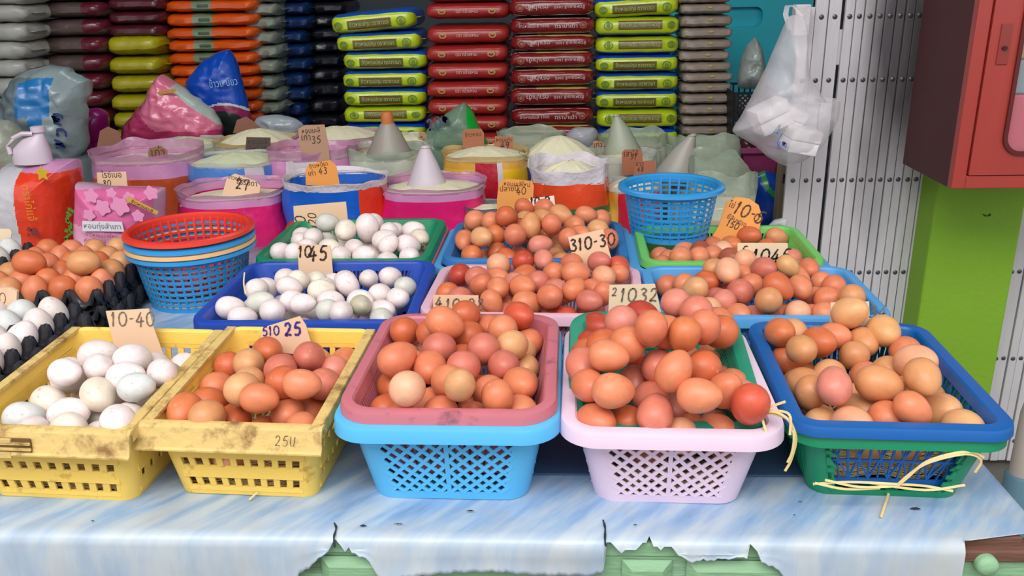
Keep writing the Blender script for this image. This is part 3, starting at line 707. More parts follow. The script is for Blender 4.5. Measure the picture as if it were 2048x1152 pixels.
# ------------------------------------------------------------------ eggs
EGGS = []
def egg_mesh(name, m_, blunt):
    mb = MB(); n = 22; prof = []
    for i in range(n+1):
        t = math.pi*i/n; z = -math.cos(t)*.5; r = .5*math.sin(t)*(1 - blunt*math.cos(t))**.5 if False else .5*math.sin(t)*math.exp(-blunt*z)*0.985
        prof.append((max(r, 1e-5), z))
    mb.lathe(prof, 28)
    me = mb.build(name, m_); d = me.data; bpy.data.objects.remove(me); return d
def shell_mat(key, dirt, rough, spots):
    m = bpy.data.materials.new(key); m.use_nodes = True; N = m.node_tree.nodes; L = m.node_tree.links; b = N['Principled BSDF']
    tc = N.new('ShaderNodeTexCoord'); oi = N.new('ShaderNodeObjectInfo'); ad = N.new('ShaderNodeVectorMath'); ad.operation = 'ADD'
    ml = N.new('ShaderNodeMath'); ml.operation = 'MULTIPLY'; ml.inputs[1].default_value = 53; L.new(oi.outputs['Random'], ml.inputs[0])
    L.new(tc.outputs['Object'], ad.inputs[0]); L.new(ml.outputs[0], ad.inputs[1])
    n = N.new('ShaderNodeTexNoise'); n.inputs['Scale'].default_value = 3.2; n.inputs['Detail'].default_value = 5; L.new(ad.outputs[0], n.inputs[0])
    r = N.new('ShaderNodeMapRange'); r.inputs[1].default_value = .3; r.inputs[2].default_value = .7; r.inputs[3].default_value = .90; r.inputs[4].default_value = 1.08; L.new(n.outputs[0], r.inputs[0])
    mx = N.new('ShaderNodeVectorMath'); mx.operation = 'SCALE'; L.new(oi.outputs['Color'], mx.inputs[0]); L.new(r.outputs[0], mx.inputs['Scale']); src = mx.outputs[0]
    for col, sc, th, so, amt in spots:
        q = N.new('ShaderNodeTexNoise'); q.inputs['Scale'].default_value = sc; q.inputs['Detail'].default_value = 4; L.new(ad.outputs[0], q.inputs[0])
        rr = N.new('ShaderNodeMapRange'); rr.inputs[1].default_value = th; rr.inputs[2].default_value = th+so; rr.inputs[4].default_value = amt; L.new(q.outputs[0], rr.inputs[0])
        x = N.new('ShaderNodeMix'); x.data_type = 'RGBA'; L.new(rr.outputs[0], x.inputs[0]); L.new(src, x.inputs[6]); x.inputs[7].default_value = (*lin(col), 1); src = x.outputs[2]
    L.new(src, b.inputs['Base Color']); b.inputs['Roughness'].default_value = rough; b.inputs['Specular IOR Level'].default_value = .42
    q = N.new('ShaderNodeTexNoise'); q.inputs['Scale'].default_value = 60; L.new(ad.outputs[0], q.inputs[0])
    bp = N.new('ShaderNodeBump'); bp.inputs['Strength'].default_value = .06; bp.inputs['Distance'].default_value = .002; L.new(q.outputs[0], bp.inputs['Height']); L.new(bp.outputs[0], b.inputs['Normal'])
    return m
brown_m = shell_mat('hen_eggshell', None, .38, [('7a4030', 26, .70, .03, .5), ('f0c0a0', 5, .66, .12, .35)])
white_m = shell_mat('duck_eggshell', None, .45, [('b3a088', 5, .63, .12, .6), ('6d5a45', 11, .70, .03, .7)])
ME_B = [egg_mesh('hen_egg_shell', brown_m, b) for b in (.24, .32)]
ME_W = [egg_mesh('duck_egg_shell', white_m, b) for b in (.20, .30)]
PAL = {'r': ['c04a34', 'c9543b', 'b54433'], 'o': ['cf6f45', 'd4774a', 'c96740'], 'm': ['da8059', 'd67a58', 'de8761'], 'k': ['d27a64', 'd98572', 'cc7361'], 'p': ['eaaa84', 'ecb08e', 'e6a37e'],
       't': ['d59563', 'd29060', 'dba070'], 'y': ['e0a873', 'd9a26c'], 'd': ['a04f38', 'a85940'], 'w': ['ecdcd9', 'eedfdd', 'e5d6d1'], 'g': ['d0cfc4', 'cccbc1'], 'b': ['d6d6d5', 'd2d4d2'], 'q': ['c3bca6', 'beb69f'], 'z': ['e8dccb', 'e2d5c3']}
CNAME = {'r': 'deep red-brown', 'o': 'orange-brown', 'm': 'salmon brown', 'k': 'pinkish brown', 'p': 'pale peach', 't': 'tan brown', 'y': 'light tan', 'd': 'dark brown', 'w': 'white', 'g': 'greenish white', 'b': 'bluish white', 'q': 'grey-green', 'z': 'stained cream'}
def axis_from(view_ang, ratio, back, rnd):
    """egg axis whose picture direction is view_ang (degrees, clockwise) and apparent length ratio is given"""
    a = RAD(view_ang); d2 = RIGHT*math.cos(a) - UP*math.sin(a)
    er = 1.27; c = min(1, max(0, (ratio**2-1)/(er**2-1)))**.5; s_ = math.sqrt(1-c*c)
    return (d2*c + FWD*(s_ if back else -s_)).normalized()
def place(B, lst, crop, palette, kind, dome, edge, label, group, nom=.0435, plane=None, seed=1, filler=None, vmax=.86, umax=.90, jz=0, ffill=False):
    ox, oy, sc = crop; rnd = random.Random(seed); n = len(lst)
    R = Matrix.Rotation(-B.ang, 3, 'Z'); C = Vector((B.c.x, B.c.y, 0)); hw, hl = B.wd/2, B.ln/2
    def uv(p): q = R @ (Vector((p.x, p.y, 0))-C); return q.x/hw, q.y/hl
    def hz(u, v):
        u, v = min(1, abs(u)), min(1, abs(v)); return B.z + edge + dome*max(0, 1-(u**2.4+v**2.4))
    es = []
    for k, e in enumerate(lst):
        cx, cy, w_, h_ = e[:4]; rest = list(e[4:]); ang = None; colr = None
        for q in rest:
            if isinstance(q, str): colr = q
            else: ang = q
        X, Y, w_, h_ = ox+cx/sc, oy+cy/sc, w_/sc, h_/sc
        big, small = max(w_, h_), min(w_, h_)
        if ang is None: ang = rnd.uniform(-14, 14) if w_ >= h_ else 90+rnd.uniform(-14, 14)
        if 25 < abs(ang) < 65: big, small = big*1.1, small*.94
        d = ray(X, Y); t = .3
        while t < 4:
            p = CAMP + d*t; u, v = uv(p)
            if v > vmax or p.z < hz(u, v): break
            t += .002
        nomp = nom*FPX/zc(p); occ = 0
        if h_ < .84*nomp:
            top = Y-h_/2; H2 = nomp*rnd.uniform(.96, 1.06); occ = 1-h_/H2; Y = top+H2/2; h_ = H2; w_ = max(w_, nomp*.98); big, small = max(w_, h_), min(w_, h_)
            if w_ >= h_ and abs(ang) > 70: ang = 0
        elif w_ < .84*nomp:
            occ = .4; w_ = nomp; big, small = max(w_, h_), min(w_, h_)
        if occ:
            d = ray(X, Y); t = .3
            while t < 4:
                p = CAMP + d*t; u, v = uv(p)
                if v > vmax or p.z < hz(u, v): break
                t += .002
        es.append(dict(X=X, Y=Y, big=big, small=small, ang=ang, occ=occ, col=colr or rnd.choice(palette), t=t, d=d, vis=True, ax=None, wob=rnd.random()))
    def shape(e):
        z = zc(CAMP + e['d']*e['t']); mn = e['small']*z/FPX
        mn = min(nom*1.2, max(nom*.80, mn)); ratio = max(1.0, min(1.30, e['big']/e['small']))
        ratio = max(1.0, min(1.30, e['big']*z/FPX/mn))
        e['mn'] = mn; e['mj'] = mn*1.27
        if e['ax'] is None: e['ax'] = axis_from(e['ang'], ratio, e['wob'] < .5, rnd)
    def rad(e, dv):
        c = dv.dot(e['ax']); return 1/math.sqrt((c/(e['mj']/2))**2 + (1-c*c)/(e['mn']/2)**2)
    for e in es: shape(e)
    zmin = B.base + .028
    vl = 1-(B.rimx+.0225)/hl; ul = 1-(B.rimx+.0215)/hw
    def limit(e):
        for _ in range(80):
            p = CAMP + e['d']*e['t']; u, v = uv(p)
            over = max(0., min(1., (p.z-B.z-.006)/.03)); dn = max(0., B.z-p.z)/B.h*B.tp; vf = vl + (1-vl)*.55*over - dn/hl; uf = ul + (1-ul)*.6*over - dn/hw
            ch = False
            if v > vf or p.z < zmin: e['t'] -= .003; ch = True
            elif v < -vf: e['t'] += .003; ch = True
            if abs(u) > uf: e['X'] += (-.8 if u > 0 else .8); e['d'] = ray(e['X'], e['Y']); ch = True
            if p.z < zmin and v < -vf+.02: e['Y'] -= 1.0; e['d'] = ray(e['X'], e['Y'])
            if not ch: break
    for it in range(260):
        mv = 0
        for i in range(n):
            a = es[i]
            for j in range(i+1, n):
                b = es[j]
                if abs(a['X']-b['X']) > 130 or abs(a['Y']-b['Y']) > 130: continue
                pa, pb_ = CAMP+a['d']*a['t'], CAMP+b['d']*b['t']; dv = pb_-pa; L = dv.length
                if L < 1e-6: dv = Vector((0, 0, 1)); L = 1e-6
                dv = dv/L; ov = (rad(a, dv)+rad(b, dv))*.945-L
                if ov > 0:
                    sa = a['occ']*1.6 - a['Y']/60; sb = b['occ']*1.6 - b['Y']/60     # larger = further away
                    f, g = (a, b) if sa > sb else (b, a)
                    # keep an order that already exists
                    if abs(a['t']-b['t']) > .012: f, g = (a, b) if a['t'] > b['t'] else (b, a)
                    st = min(.006, ov*.45+.0006)
                    f['t'] += st; g['t'] -= st*.35; mv += 1
                    if it > 100:
                        dx, dy = a['X']-b['X'], a['Y']-b['Y']; l_ = math.hypot(dx, dy)+1e-6; q_ = .15
                        for e_, sg in ((a, q_), (b, -q_)):
                            e_['X'] += dx/l_*sg; e_['Y'] += dy/l_*sg; e_['d'] = ray(e_['X'], e_['Y'])
        for e in es: limit(e)
        if not mv: break
    fil = []
    if filler:
        nx, ny = filler; pitch = nom*1.1
        for lay in (0, 1):
            for iy in range(-8, 9):
                for ix in range(-8, 9):
                    x, y = (ix+.5*((iy+lay) % 2))*pitch, iy*pitch*.9
                    if abs(x) > hw-B.rimx-.022-(B.tp*.8 if lay else B.tp*.4) or abs(y) > hl-B.rimx-.022-(B.tp*.8 if lay else B.tp*.4): continue
                    u, v = x/hw, y/hl; p = C + Matrix.Rotation(B.ang, 3, 'Z') @ Vector((x+rnd.uniform(-.004, .004), y+rnd.uniform(-.004, .004), 0))
                    p.z = max(zmin, (hz(u, v) if not (ffill and lay) else B.z) - nom*(.45+.75*lay) - rnd.uniform(0, .006))
                    a = Vector((rnd.uniform(-1, 1), rnd.uniform(-1, 1), rnd.uniform(-.3, .3))).normalized()
                    e = dict(p=p, ax=a, mn=nom, mj=nom*1.25, col=rnd.choice(palette), occ=1, vis=False)
                    ok = True
                    for q in es:
                        pq = CAMP+q['d']*q['t']; dv = p-pq; L = dv.length
                        if L < (rad(q, dv/L)+rad(e, dv/L))*.86: ok = False; break
                    if ok:
                        for q in fil:
                            dv = p-q['p']; L = dv.length
                            if L < (rad(q, dv/L)+rad(e, dv/L))*.90: ok = False; break
                    if not ok: continue
                    # is any of it in view between the listed eggs?
                    seen = 0
                    for s_ in range(13):
                        pt = p + (0 if s_ == 12 else 1)*(RIGHT*math.cos(s_*math.pi/6)+UP*math.sin(s_*math.pi/6))*nom*.40
                        dr = (pt-CAMP); Lr = dr.length; dr = dr/Lr; blk = False
                        for q in es + fil:
                            c = (q['p'] if 'p' in q else CAMP+q['d']*q['t'])-CAMP; k_ = c.dot(dr)
                            if k_ < Lr-.004 and (c-dr*k_).length < q['mn']*.5: blk = True; break
                        seen += not blk
                    if seen >= 2 or (ffill and iy < 0 and y-pitch*.9 < -hl+.034): fil.append(e)
    allq = es + fil
    # rows for the descriptions
    def pix(e):
        p = e['p'] if 'p' in e else CAMP+e['d']*e['t']; q = CM.transposed() @ (p-CAMP); return (W/2+FPX*q.x/-q.z, H/2-FPX*q.y/-q.z)
    for e in allq: e['px'] = pix(e)
    srt = sorted(allq, key=lambda e: -e['px'][1]); rows_ = []; hstep = nom*FPX/zc(C+Vector((0, 0, B.z)))*.62
    while srt:
        y0 = srt[0]['px'][1]; row = [e for e in srt if e['px'][1] > y0-hstep]; srt = [e for e in srt if e['px'][1] <= y0-hstep]; rows_.append(sorted(row, key=lambda e: e['px'][0]))
    meshes = ME_W if kind == 'w' else ME_B; nm = 'duck_egg' if kind == 'w' else 'hen_egg'
    for ri, row in enumerate(rows_):
        for ci, e in enumerate(row):
            o = bpy.data.objects.new(nm, meshes[rnd.random() < .5]); COL.objects.link(o)
            o.location = e['p'] if 'p' in e else CAMP+e['d']*e['t']
            q = Vector((0, 0, 1)).rotation_difference(e['ax']); o.rotation_mode = 'QUATERNION'; o.rotation_quaternion = q
            o.scale = (e['mn'], e['mn'], e['mj'])
            h_ = rnd.choice(PAL[e['col']]); c = lin(h_); k = rnd.uniform(.96, 1.04); o.color = (*[min(1, x*k) for x in c], 1)
            rn = ['front row', 'second row', 'third row', 'fourth row', 'fifth row', 'sixth row', 'seventh row', 'eighth row', 'ninth row', 'tenth row', 'eleventh row', 'twelfth row', 'thirteenth row'][min(ri, 12)]
            pos = 'leftmost' if ci == 0 else ('rightmost' if ci == len(row)-1 else FIRST[ci]+' from left')
            if ri == len(rows_)-1: rn = 'topmost row'
            o['label'] = '%s %s egg in %s, %s, %s' % (CNAME[e['col']], 'duck' if kind == 'w' else 'hen', label, rn, pos)
            o['category'] = 'egg'; o['group'] = group; EGGS.append(o)
    print('EGGS', label, len(es), 'filler', len(fil), 'passes', it, 'overlaps left', mv)
E1 = [(622,185,240,130,5),(612,293,190,175),(825,215,215,140,-18),(408,328,218,180,0),(788,335,260,165,-12),(850,417,265,185,-10,'b'),(1022,330,195,180),(965,245,100,100),(545,432,205,135),(310,485,260,165,15,'z'),(430,550,275,150,-8),(155,588,250,170,5,'b'),(690,485,180,130),(620,560,150,140,'g'),(780,600,205,160),(435,640,255,140,0,'z'),(200,655,220,120),(30,670,80,50),(620,655,120,80),(870,550,130,100),(995,480,110,110),(1220,255,90,100),(1135,305,80,90,'q'),(745,690,100,50)]
place(BY1, E1, (0, 640, 3.114), 'wwwwwz', 'w', .030, -.005, 'the left yellow crate', 'white duck eggs in the left yellow crate', nom=0.0400, seed=2, filler=(1, 1), ffill=True)
E2 = [(575,325,185,150,0,'o'),(895,230,170,160,'o'),(780,305,185,160,'t'),(1145,262,155,150,'k'),(1208,290,150,115),(1395,325,150,100),(975,345,220,170,-20,'k'),(1000,400,195,150,-20,'o'),(1105,450,238,185,0,'m'),(845,535,255,190,5,'m'),(745,455,170,170,-40,'t'),(785,385,150,100),(570,430,215,140,15,'m'),(545,530,235,145,10,'o'),(390,590,125,175,90,'o'),(535,620,185,165,'t'),(695,630,215,145,'o'),(1020,600,200,155,0,'m'),(1255,395,150,100),(1360,385,110,80),(1290,490,190,130,-20),(1215,600,190,145,20,'m'),(1120,665,180,100),(885,665,150,70),(1150,560,100,70),(670,300,80,110),(1010,270,80,40),(365,690,130,40),(1140,350,70,30)]
place(BY2, E2, (240, 620, 3.032), 'ommtk', 'b', .040, -.004, 'the right yellow crate', 'brown eggs in the right yellow crate', nom=0.0412, seed=3, filler=(1, 1), ffill=True)
E3 = [(433,252,138,125,'o'),(570,250,150,110,-10),(640,215,110,100,'o'),(740,180,130,110,'o'),(765,250,157,130,'o'),(860,195,85,70),(928,235,145,135,-20),(1040,215,110,110,'r'),(990,315,130,115,'t'),(1065,280,85,65),(1138,305,65,80),(1097,370,148,125,'t'),(617,328,155,148,'k'),(515,320,70,80),(735,335,80,65),(405,365,130,110),(850,358,145,188,90,'k'),(475,410,100,115),(563,450,140,185,72,'m'),(740,412,155,125,10,'k'),(943,412,160,120,0),(1085,475,150,130,20),(1027,518,190,150,8,'m'),(370,445,105,65),(452,535,160,150,'p'),(322,520,125,125,'o'),(665,490,155,140,-10),(715,535,165,175,-70,'t'),(870,520,110,90),(908,607,168,205,90,'m'),(1063,640,155,120,'m'),(1080,590,110,60),(295,630,150,120,'o'),(420,625,160,90),(417,668,182,105,'o'),(565,635,130,170,-80,'m'),(650,662,195,145,'m'),(780,680,110,90),(850,715,80,30),(830,490,60,50),(790,610,80,70)]
place(BR, E3, (640, 560, 2.56), 'ommkt', 'b', .060, -.004, 'the dusty rose basket', 'brown eggs in the dusty rose basket', nom=0.0408, seed=4, filler=(1, 1))
E4 = [(237,212,140,130,'r'),(355,185,110,120),(460,150,160,125,'r'),(628,115,155,155,'k'),(730,120,80,90),(507,248,162,190,90,'m'),(670,277,160,165,'o'),(770,240,140,170,80,'m'),(875,228,125,125,'m'),(585,190,60,50),(165,270,80,75,'r'),(275,280,100,100),(180,320,95,75,'o'),(385,320,150,190,60,'m'),(295,380,205,165,8,'m'),(165,395,75,115,'k'),(890,348,145,135,'m'),(750,320,50,60),(820,350,80,60),(545,415,140,160,-60,'k'),(622,455,190,210,-60,'m'),(765,420,140,145,'o'),(865,425,100,90),(950,450,90,70),(195,530,175,170,20,'m'),(320,555,222,180,3,'m'),(425,520,145,170,90,'k'),(470,410,60,80),(750,580,220,180,0,'m'),(885,550,140,180,-70,'m'),(975,505,90,70),(1000,628,190,215,90,'r'),(215,692,212,155,8,'m'),(385,695,130,150,90,'o'),(527,665,190,215,-70,'k'),(615,610,80,120),(660,730,170,110,30,'p'),(842,718,205,120,5,'m'),(715,690,110,70),(980,755,80,30),(510,530,60,60),(830,650,60,30)]
BLI.z += .002
place(BLI, E4, (1100, 560, 2.504), 'rommk', 'b', .080, .004, 'the heap over the lilac basket', 'red brown eggs heaped over the lilac basket', nom=0.0425, seed=5, filler=(1, 1), ffill=True)
E5 = [(115,255,135,135,'o'),(245,275,130,130,-40,'t'),(380,290,125,140,90,'o'),(298,335,145,145,'t'),(155,355,110,100,'o'),(530,185,150,110,-35,'y'),(522,275,160,145,'m'),(680,295,140,165,90,'y'),(625,235,50,60),(790,300,85,60),(835,375,160,140,'p'),(540,365,155,160,'t'),(690,400,140,100),(405,400,115,60),(205,435,120,95),(315,450,145,80),(452,505,165,190,-75,'k'),(293,545,150,155,'t'),(668,485,220,155,10,'t'),(880,470,165,185,90,'t'),(985,460,80,100),(1060,560,170,160,45),(570,590,150,115,'t'),(555,520,70,70),(830,620,190,165,40,'m'),(970,610,165,160,-45,'t'),(700,640,175,140,'m'),(1125,670,180,110,'y'),(540,655,145,110,'p'),(390,650,165,110,'y'),(385,605,150,50,'p'),(625,365,30,40),(230,365,60,50),(435,365,60,30),(790,490,50,70),(760,350,40,40)]
place(BB, E5, (1480, 560, 2.4), 'tttmy', 'b', .036, -.010, 'the strong blue basket', 'pale brown eggs in the strong blue basket', nom=0.0438, seed=6, filler=(1, 1), ffill=True)
E6 = [(320,830,230,150,0),(530,690,180,150,-40),(600,670,190,130,-20),(755,590,160,110,-25),(855,620,150,140,40,'z'),(785,685,225,165,15),(560,790,230,155,-10),(415,865,220,60,0),(650,845,210,140,-5),(810,760,190,110,-10),(890,815,280,165,-5),(1000,600,170,100,-10,'z'),(1070,645,190,80),(1040,690,215,140,-5,'z'),(1110,755,220,100,5),(1225,595,170,100,-20),(1245,670,195,185,60),(1405,620,150,150),(1580,605,180,160),(1700,660,170,120,15,'g'),(1500,720,170,140),(1640,750,175,140),(1345,765,230,130),(1345,830,175,170,'q'),(1515,835,225,110,-5),(1510,865,140,45,'g'),(1095,830,160,110),(1190,845,180,110)]
place(BRW, E6, (380, 400, 3.938), 'wwwwwwwwwwg', 'w', .022, -.012, 'the royal blue basket', 'white duck eggs in the royal blue basket', nom=0.0375, seed=7, filler=(1, 1))
E7 = [(375,700,190,190,'r'),(300,650,110,100,'o'),(560,680,150,130,'k'),(735,617,200,195,'p'),(930,597,180,190,'r'),(1098,577,165,175,'k'),(1185,670,150,160,'m'),(1335,575,165,120,'m'),(1370,665,240,165,0,'m'),(1560,590,185,170,'k'),(1730,590,160,110,'r'),(1750,690,160,160,'m'),(1595,700,200,165,'p'),(1060,730,160,150,'k'),(870,700,150,80),(930,775,225,160,10,'m'),(590,760,170,160,-50,'m'),(725,810,185,190,'m'),(965,915,255,180,'m'),(1155,875,215,210,'m'),(1200,770,120,100),(1350,815,200,190,-45,'m'),(1500,765,120,90),(1480,915,220,190,'k'),(1590,860,150,180),(270,810,150,110,'o'),(415,825,170,70),(675,925,210,190,60,'m'),(1290,985,190,80),(1100,990,90,50),(800,960,80,80),(820,900,80,90),(1180,995,60,30)]
place(BP2, E7, (820, 380, 4.115), 'romkm', 'b', .040, -.008, 'the pale pink basket', 'red brown eggs in the pale pink basket', nom=0.0395, seed=8, filler=(1, 1))
E8 = [(445,755,200,125,-10,'m'),(530,700,80,40),(605,785,175,145,-60,'t'),(670,730,150,140,'o'),(825,685,180,195,90,'p'),(735,620,130,90),(960,650,130,110,'m'),(1080,650,155,145,'k'),(955,580,150,80,'p'),(1250,645,190,150,45,'y'),(1420,680,160,165,'m'),(1000,750,160,130,'m'),(915,825,200,200,'k'),(1190,790,210,200,45,'o'),(1345,795,150,170,'m'),(1115,890,190,195,'t'),(1560,750,175,120,'m'),(1550,840,230,115,0,'m'),(1710,830,160,130,'t'),(1330,940,180,130,'p'),(910,950,180,100,'m'),(1510,945,160,110,'m'),(800,880,120,150,'k'),(750,830,100,90),(1210,945,110,100),(1430,930,70,60),(1440,830,60,90),(1500,690,60,60),(1010,960,70,80),(700,930,110,140,'p')]
place(BS2, E8, (1220, 350, 3.531), 'mmotk', 'b', .046, -.010, 'the sky blue basket', 'mixed brown eggs in the sky blue basket', nom=0.0400, seed=9, filler=(1, 1))
E9 = [(760,290,178,150),(870,280,90,70),(975,270,110,105),(1085,180,200,150,0,'g'),(1085,285,130,80,'g'),(1225,240,170,180,90,'z'),(1395,220,185,230,90),(1450,150,120,100),(1570,235,150,130),(1530,310,215,160,-25),(1565,350,175,150,-45),(1760,225,210,120,-10),(1835,275,145,110,20,'z'),(1720,325,200,110,15),(1730,395,150,60),(1295,345,160,90),(1375,395,195,75),(1190,395,150,70),(1100,335,190,70,'z'),(930,325,140,60),(695,375,180,80),(830,375,100,80),(1560,415,100,30)]
place(BG3, E9, (380, 400, 3.938), 'wwww', 'w', .040, -.012, 'the back row green basket', 'white duck eggs in the back row green basket', nom=0.0400, seed=10, filler=(1, 1))
E10 = [(425,270,90,120,-60),(545,255,180,170,'m'),(670,230,80,110),(800,220,190,175,'o'),(945,145,160,150,30,'o'),(1105,115,155,100,'m'),(1090,180,80,70),(1240,210,215,180,25,'t'),(1355,250,80,90),(1450,205,185,145,5,'m'),(1575,220,90,110),(990,295,180,230,-80,'t'),(1165,290,165,185,80,'m'),(900,270,60,80),(1550,300,190,120,15,'t'),(1400,320,150,90),(1305,405,170,180,'m'),(1640,410,120,160),(710,345,140,130),(595,390,190,175,'t'),(865,375,150,190,70,'m'),(1075,450,220,160,'k'),(415,420,160,185,'m'),(510,490,180,80,'o'),(725,480,160,110,'o'),(905,490,130,70),(1200,430,60,80),(1250,520,110,45),(1210,490,70,60),(620,500,60,40),(795,520,150,110,'o')]
place(BB3, E10, (820, 380, 4.115), 'mmotm', 'b', .062, -.008, 'the dark blue back row basket', 'brown eggs in the dark blue back row basket', nom=0.0415, seed=11, filler=(1, 1))
E11 = [(325,535,145,70),(360,590,120,60),(500,560,160,120,'m'),(640,495,150,80),(625,560,80,110),(730,550,165,115,'m'),(800,490,120,60,'p'),(845,455,110,60),(985,420,160,120,'o'),(735,445,80,40),(1195,440,185,130,20,'t'),(1110,475,130,60),(1360,555,125,80,'k'),(850,560,100,100,'d'),(420,550,60,60)]
place(BN3, E11, (1220, 350, 3.531), 'ommd', 'b', .022, -.024, 'the grass green basket', 'brown eggs in the grass green basket', nom=0.0410, seed=12, filler=(1, 1))

# ------------------------------------------------------------------ black egg trays
tray_m = plastic('black_tray_plastic', '2b2a30', rough=.38, bump=.08)
def tray_mesh(nx, ny, pitch, hp=.025, hc=-.016):
    """moulded tray: cups at cell centres, hollow posts at the cell corners"""
    m = MB(); s = 10; X = nx*s; Y = ny*s; v = []
    for j in range(-2, Y+3):
        for i in range(-2, X+3):
            x, y = i/s, j/s
            fx, fy = abs(x-round(x)), abs(y-round(y)); dcorner = math.hypot(fx, fy)
            cx, cy = x-math.floor(x)-.5, y-math.floor(y)-.5; dc = math.hypot(cx, cy)
            z = .000
            if dc < .44: z = hc*(1-(dc/.44)**2)
            if dcorner < .38:
                zz = hp*(1-max(0, dcorner-.10)/.26); z = max(z, zz) if dcorner > .12 else hp*.98-.009*(1-dcorner/.12)
            if i < 0 or j < 0 or i > X or j > Y: z = min(z, -.002) if not dcorner < .22 else z
            v.append((x*pitch, y*pitch, z))
    n = X+5; f = [(a*n+b, a*n+b+1, (a+1)*n+b+1, (a+1)*n+b) for a in range(Y+4) for b in range(n-1)]
    m.add(v, f); return m
def trays(anchor, ang, nx, ny, ax, ay, pitch, n_stack, colrs, label, where, group, kind, lay, seed, h0=.0, zrow=None, skip=()):
    """anchor = centre of the egg in column ax, row ay (columns counted from the right, rows from the front)"""
    Rm = Matrix.Rotation(ang, 3, 'Z'); rnd = random.Random(seed); me = None
    org = Vector(anchor) - Rm @ Vector(((nx-ax-.5)*pitch, (ay+.5)*pitch, 0)); ztop = anchor.z
    for k in range(n_stack):
        z = ztop - .004 - .013*k
        jx, jy = (0, 0) if k == 0 else (rnd.uniform(-.004, .014), rnd.uniform(-.012, .012))
        if me is None:
            o = tray_mesh(nx, ny, pitch).build('egg_tray', tray_m); me = o.data; s_ = o.modifiers.new('t', 'SOLIDIFY'); s_.thickness = .0012
        else:
            o = link_mesh('egg_tray', me); s_ = o.modifiers.new('t', 'SOLIDIFY'); s_.thickness = .0012
        o.location = (org.x+jx, org.y+jy, z); o.rotation_euler = (0, 0, ang if k == 0 else ang+rnd.uniform(-.03, .03))
        tag(o, 'black plastic egg tray %s, %s of its stack' % (where, ORD[k]), 'egg tray', 'egg trays '+where)
    meshes = ME_W if kind == 'w' else ME_B; cnt = 0
    for r in range(ny):
        for c in range(nx):
            if (c, r) in skip: continue
            p = org + Rm @ Vector(((nx-c-.5)*pitch, (r+.5)*pitch, 0)); p.z = ztop + .0085 + rnd.uniform(-.002, .003)
            q_ = CM.transposed() @ (p-CAMP); X = W/2+FPX*q_.x/-q_.z; Yp = H/2-FPX*q_.y/-q_.z
            if X < -35 or Yp > 1180: continue
            o = bpy.data.objects.new('duck_egg' if kind == 'w' else 'hen_egg', meshes[rnd.random() < .5]); COL.objects.link(o)
            a = Vector((rnd.uniform(-lay, lay), rnd.uniform(-lay, lay), 1)).normalized()
            if rnd.random() < .5: a = -a
            o.rotation_mode = 'QUATERNION'; o.rotation_quaternion = Vector((0, 0, 1)).rotation_difference(a)
            d = .0445 if kind != 'w' else .0455; o.scale = (d, d, d*1.25); o.location = p
            code = rnd.choice(colrs); cc = lin(rnd.choice(PAL[code])); o.color = (*cc, 1)
            pos = 'rightmost column' if c == 0 else FIRST[c]+' column from right'
            o['label'] = '%s %s egg in %s, %s, row %s' % (CNAME[code], 'duck' if kind == 'w' else 'hen', label, pos, ['one', 'two', 'three', 'four', 'five', 'six', 'seven', 'eight'][r])
            o['category'] = 'egg'; o['group'] = group; cnt += 1
    print('TRAY', label, cnt)
    return org, Rm
trays(atz(181, 592, T+.062), RAD(3), 5, 6, 0, 0, .0462, 4, 'mmto', 'the left black tray', 'at the left by the colanders', 'brown eggs in the left black tray', 'b', .25, 21)
trays(atz(12, 712, T+.060), RAD(3), 3, 6, 0, 2, .0475, 4, 'wwwb', 'the front left black tray', 'at the front left by the yellow crate', 'white eggs in the front left black tray', 'w', .55, 22)
trays(atz(22, 512, T+.066), RAD(3), 2, 5, 0, 4, .0475, 3, 'gb', 'the far left black tray', 'at the far left behind', 'white eggs in the far left black tray', 'w', .4, 23)
for (x, y, wd, hh, ang, col_, lab) in ((59, 525, 62, 43, 3, 'o', 'glossy orange-brown hen egg lying on top of the left tray eggs, left one'), (168, 525, 62, 43, -6, 't', 'tan hen egg with cracked top lying on the left tray eggs, right one')):
    p = atz(x, y, T+.062+.046); o = bpy.data.objects.new('hen_egg', ME_B[0]); COL.objects.link(o); o.location = p
    o.rotation_mode = 'QUATERNION'; o.rotation_quaternion = Vector((0, 0, 1)).rotation_difference(axis_from(ang, 1.27, True, None)); o.scale = (.0455, .0455, .058)
    o.color = (*lin(PAL[col_][0]), 1); tag(o, lab, 'egg', None)
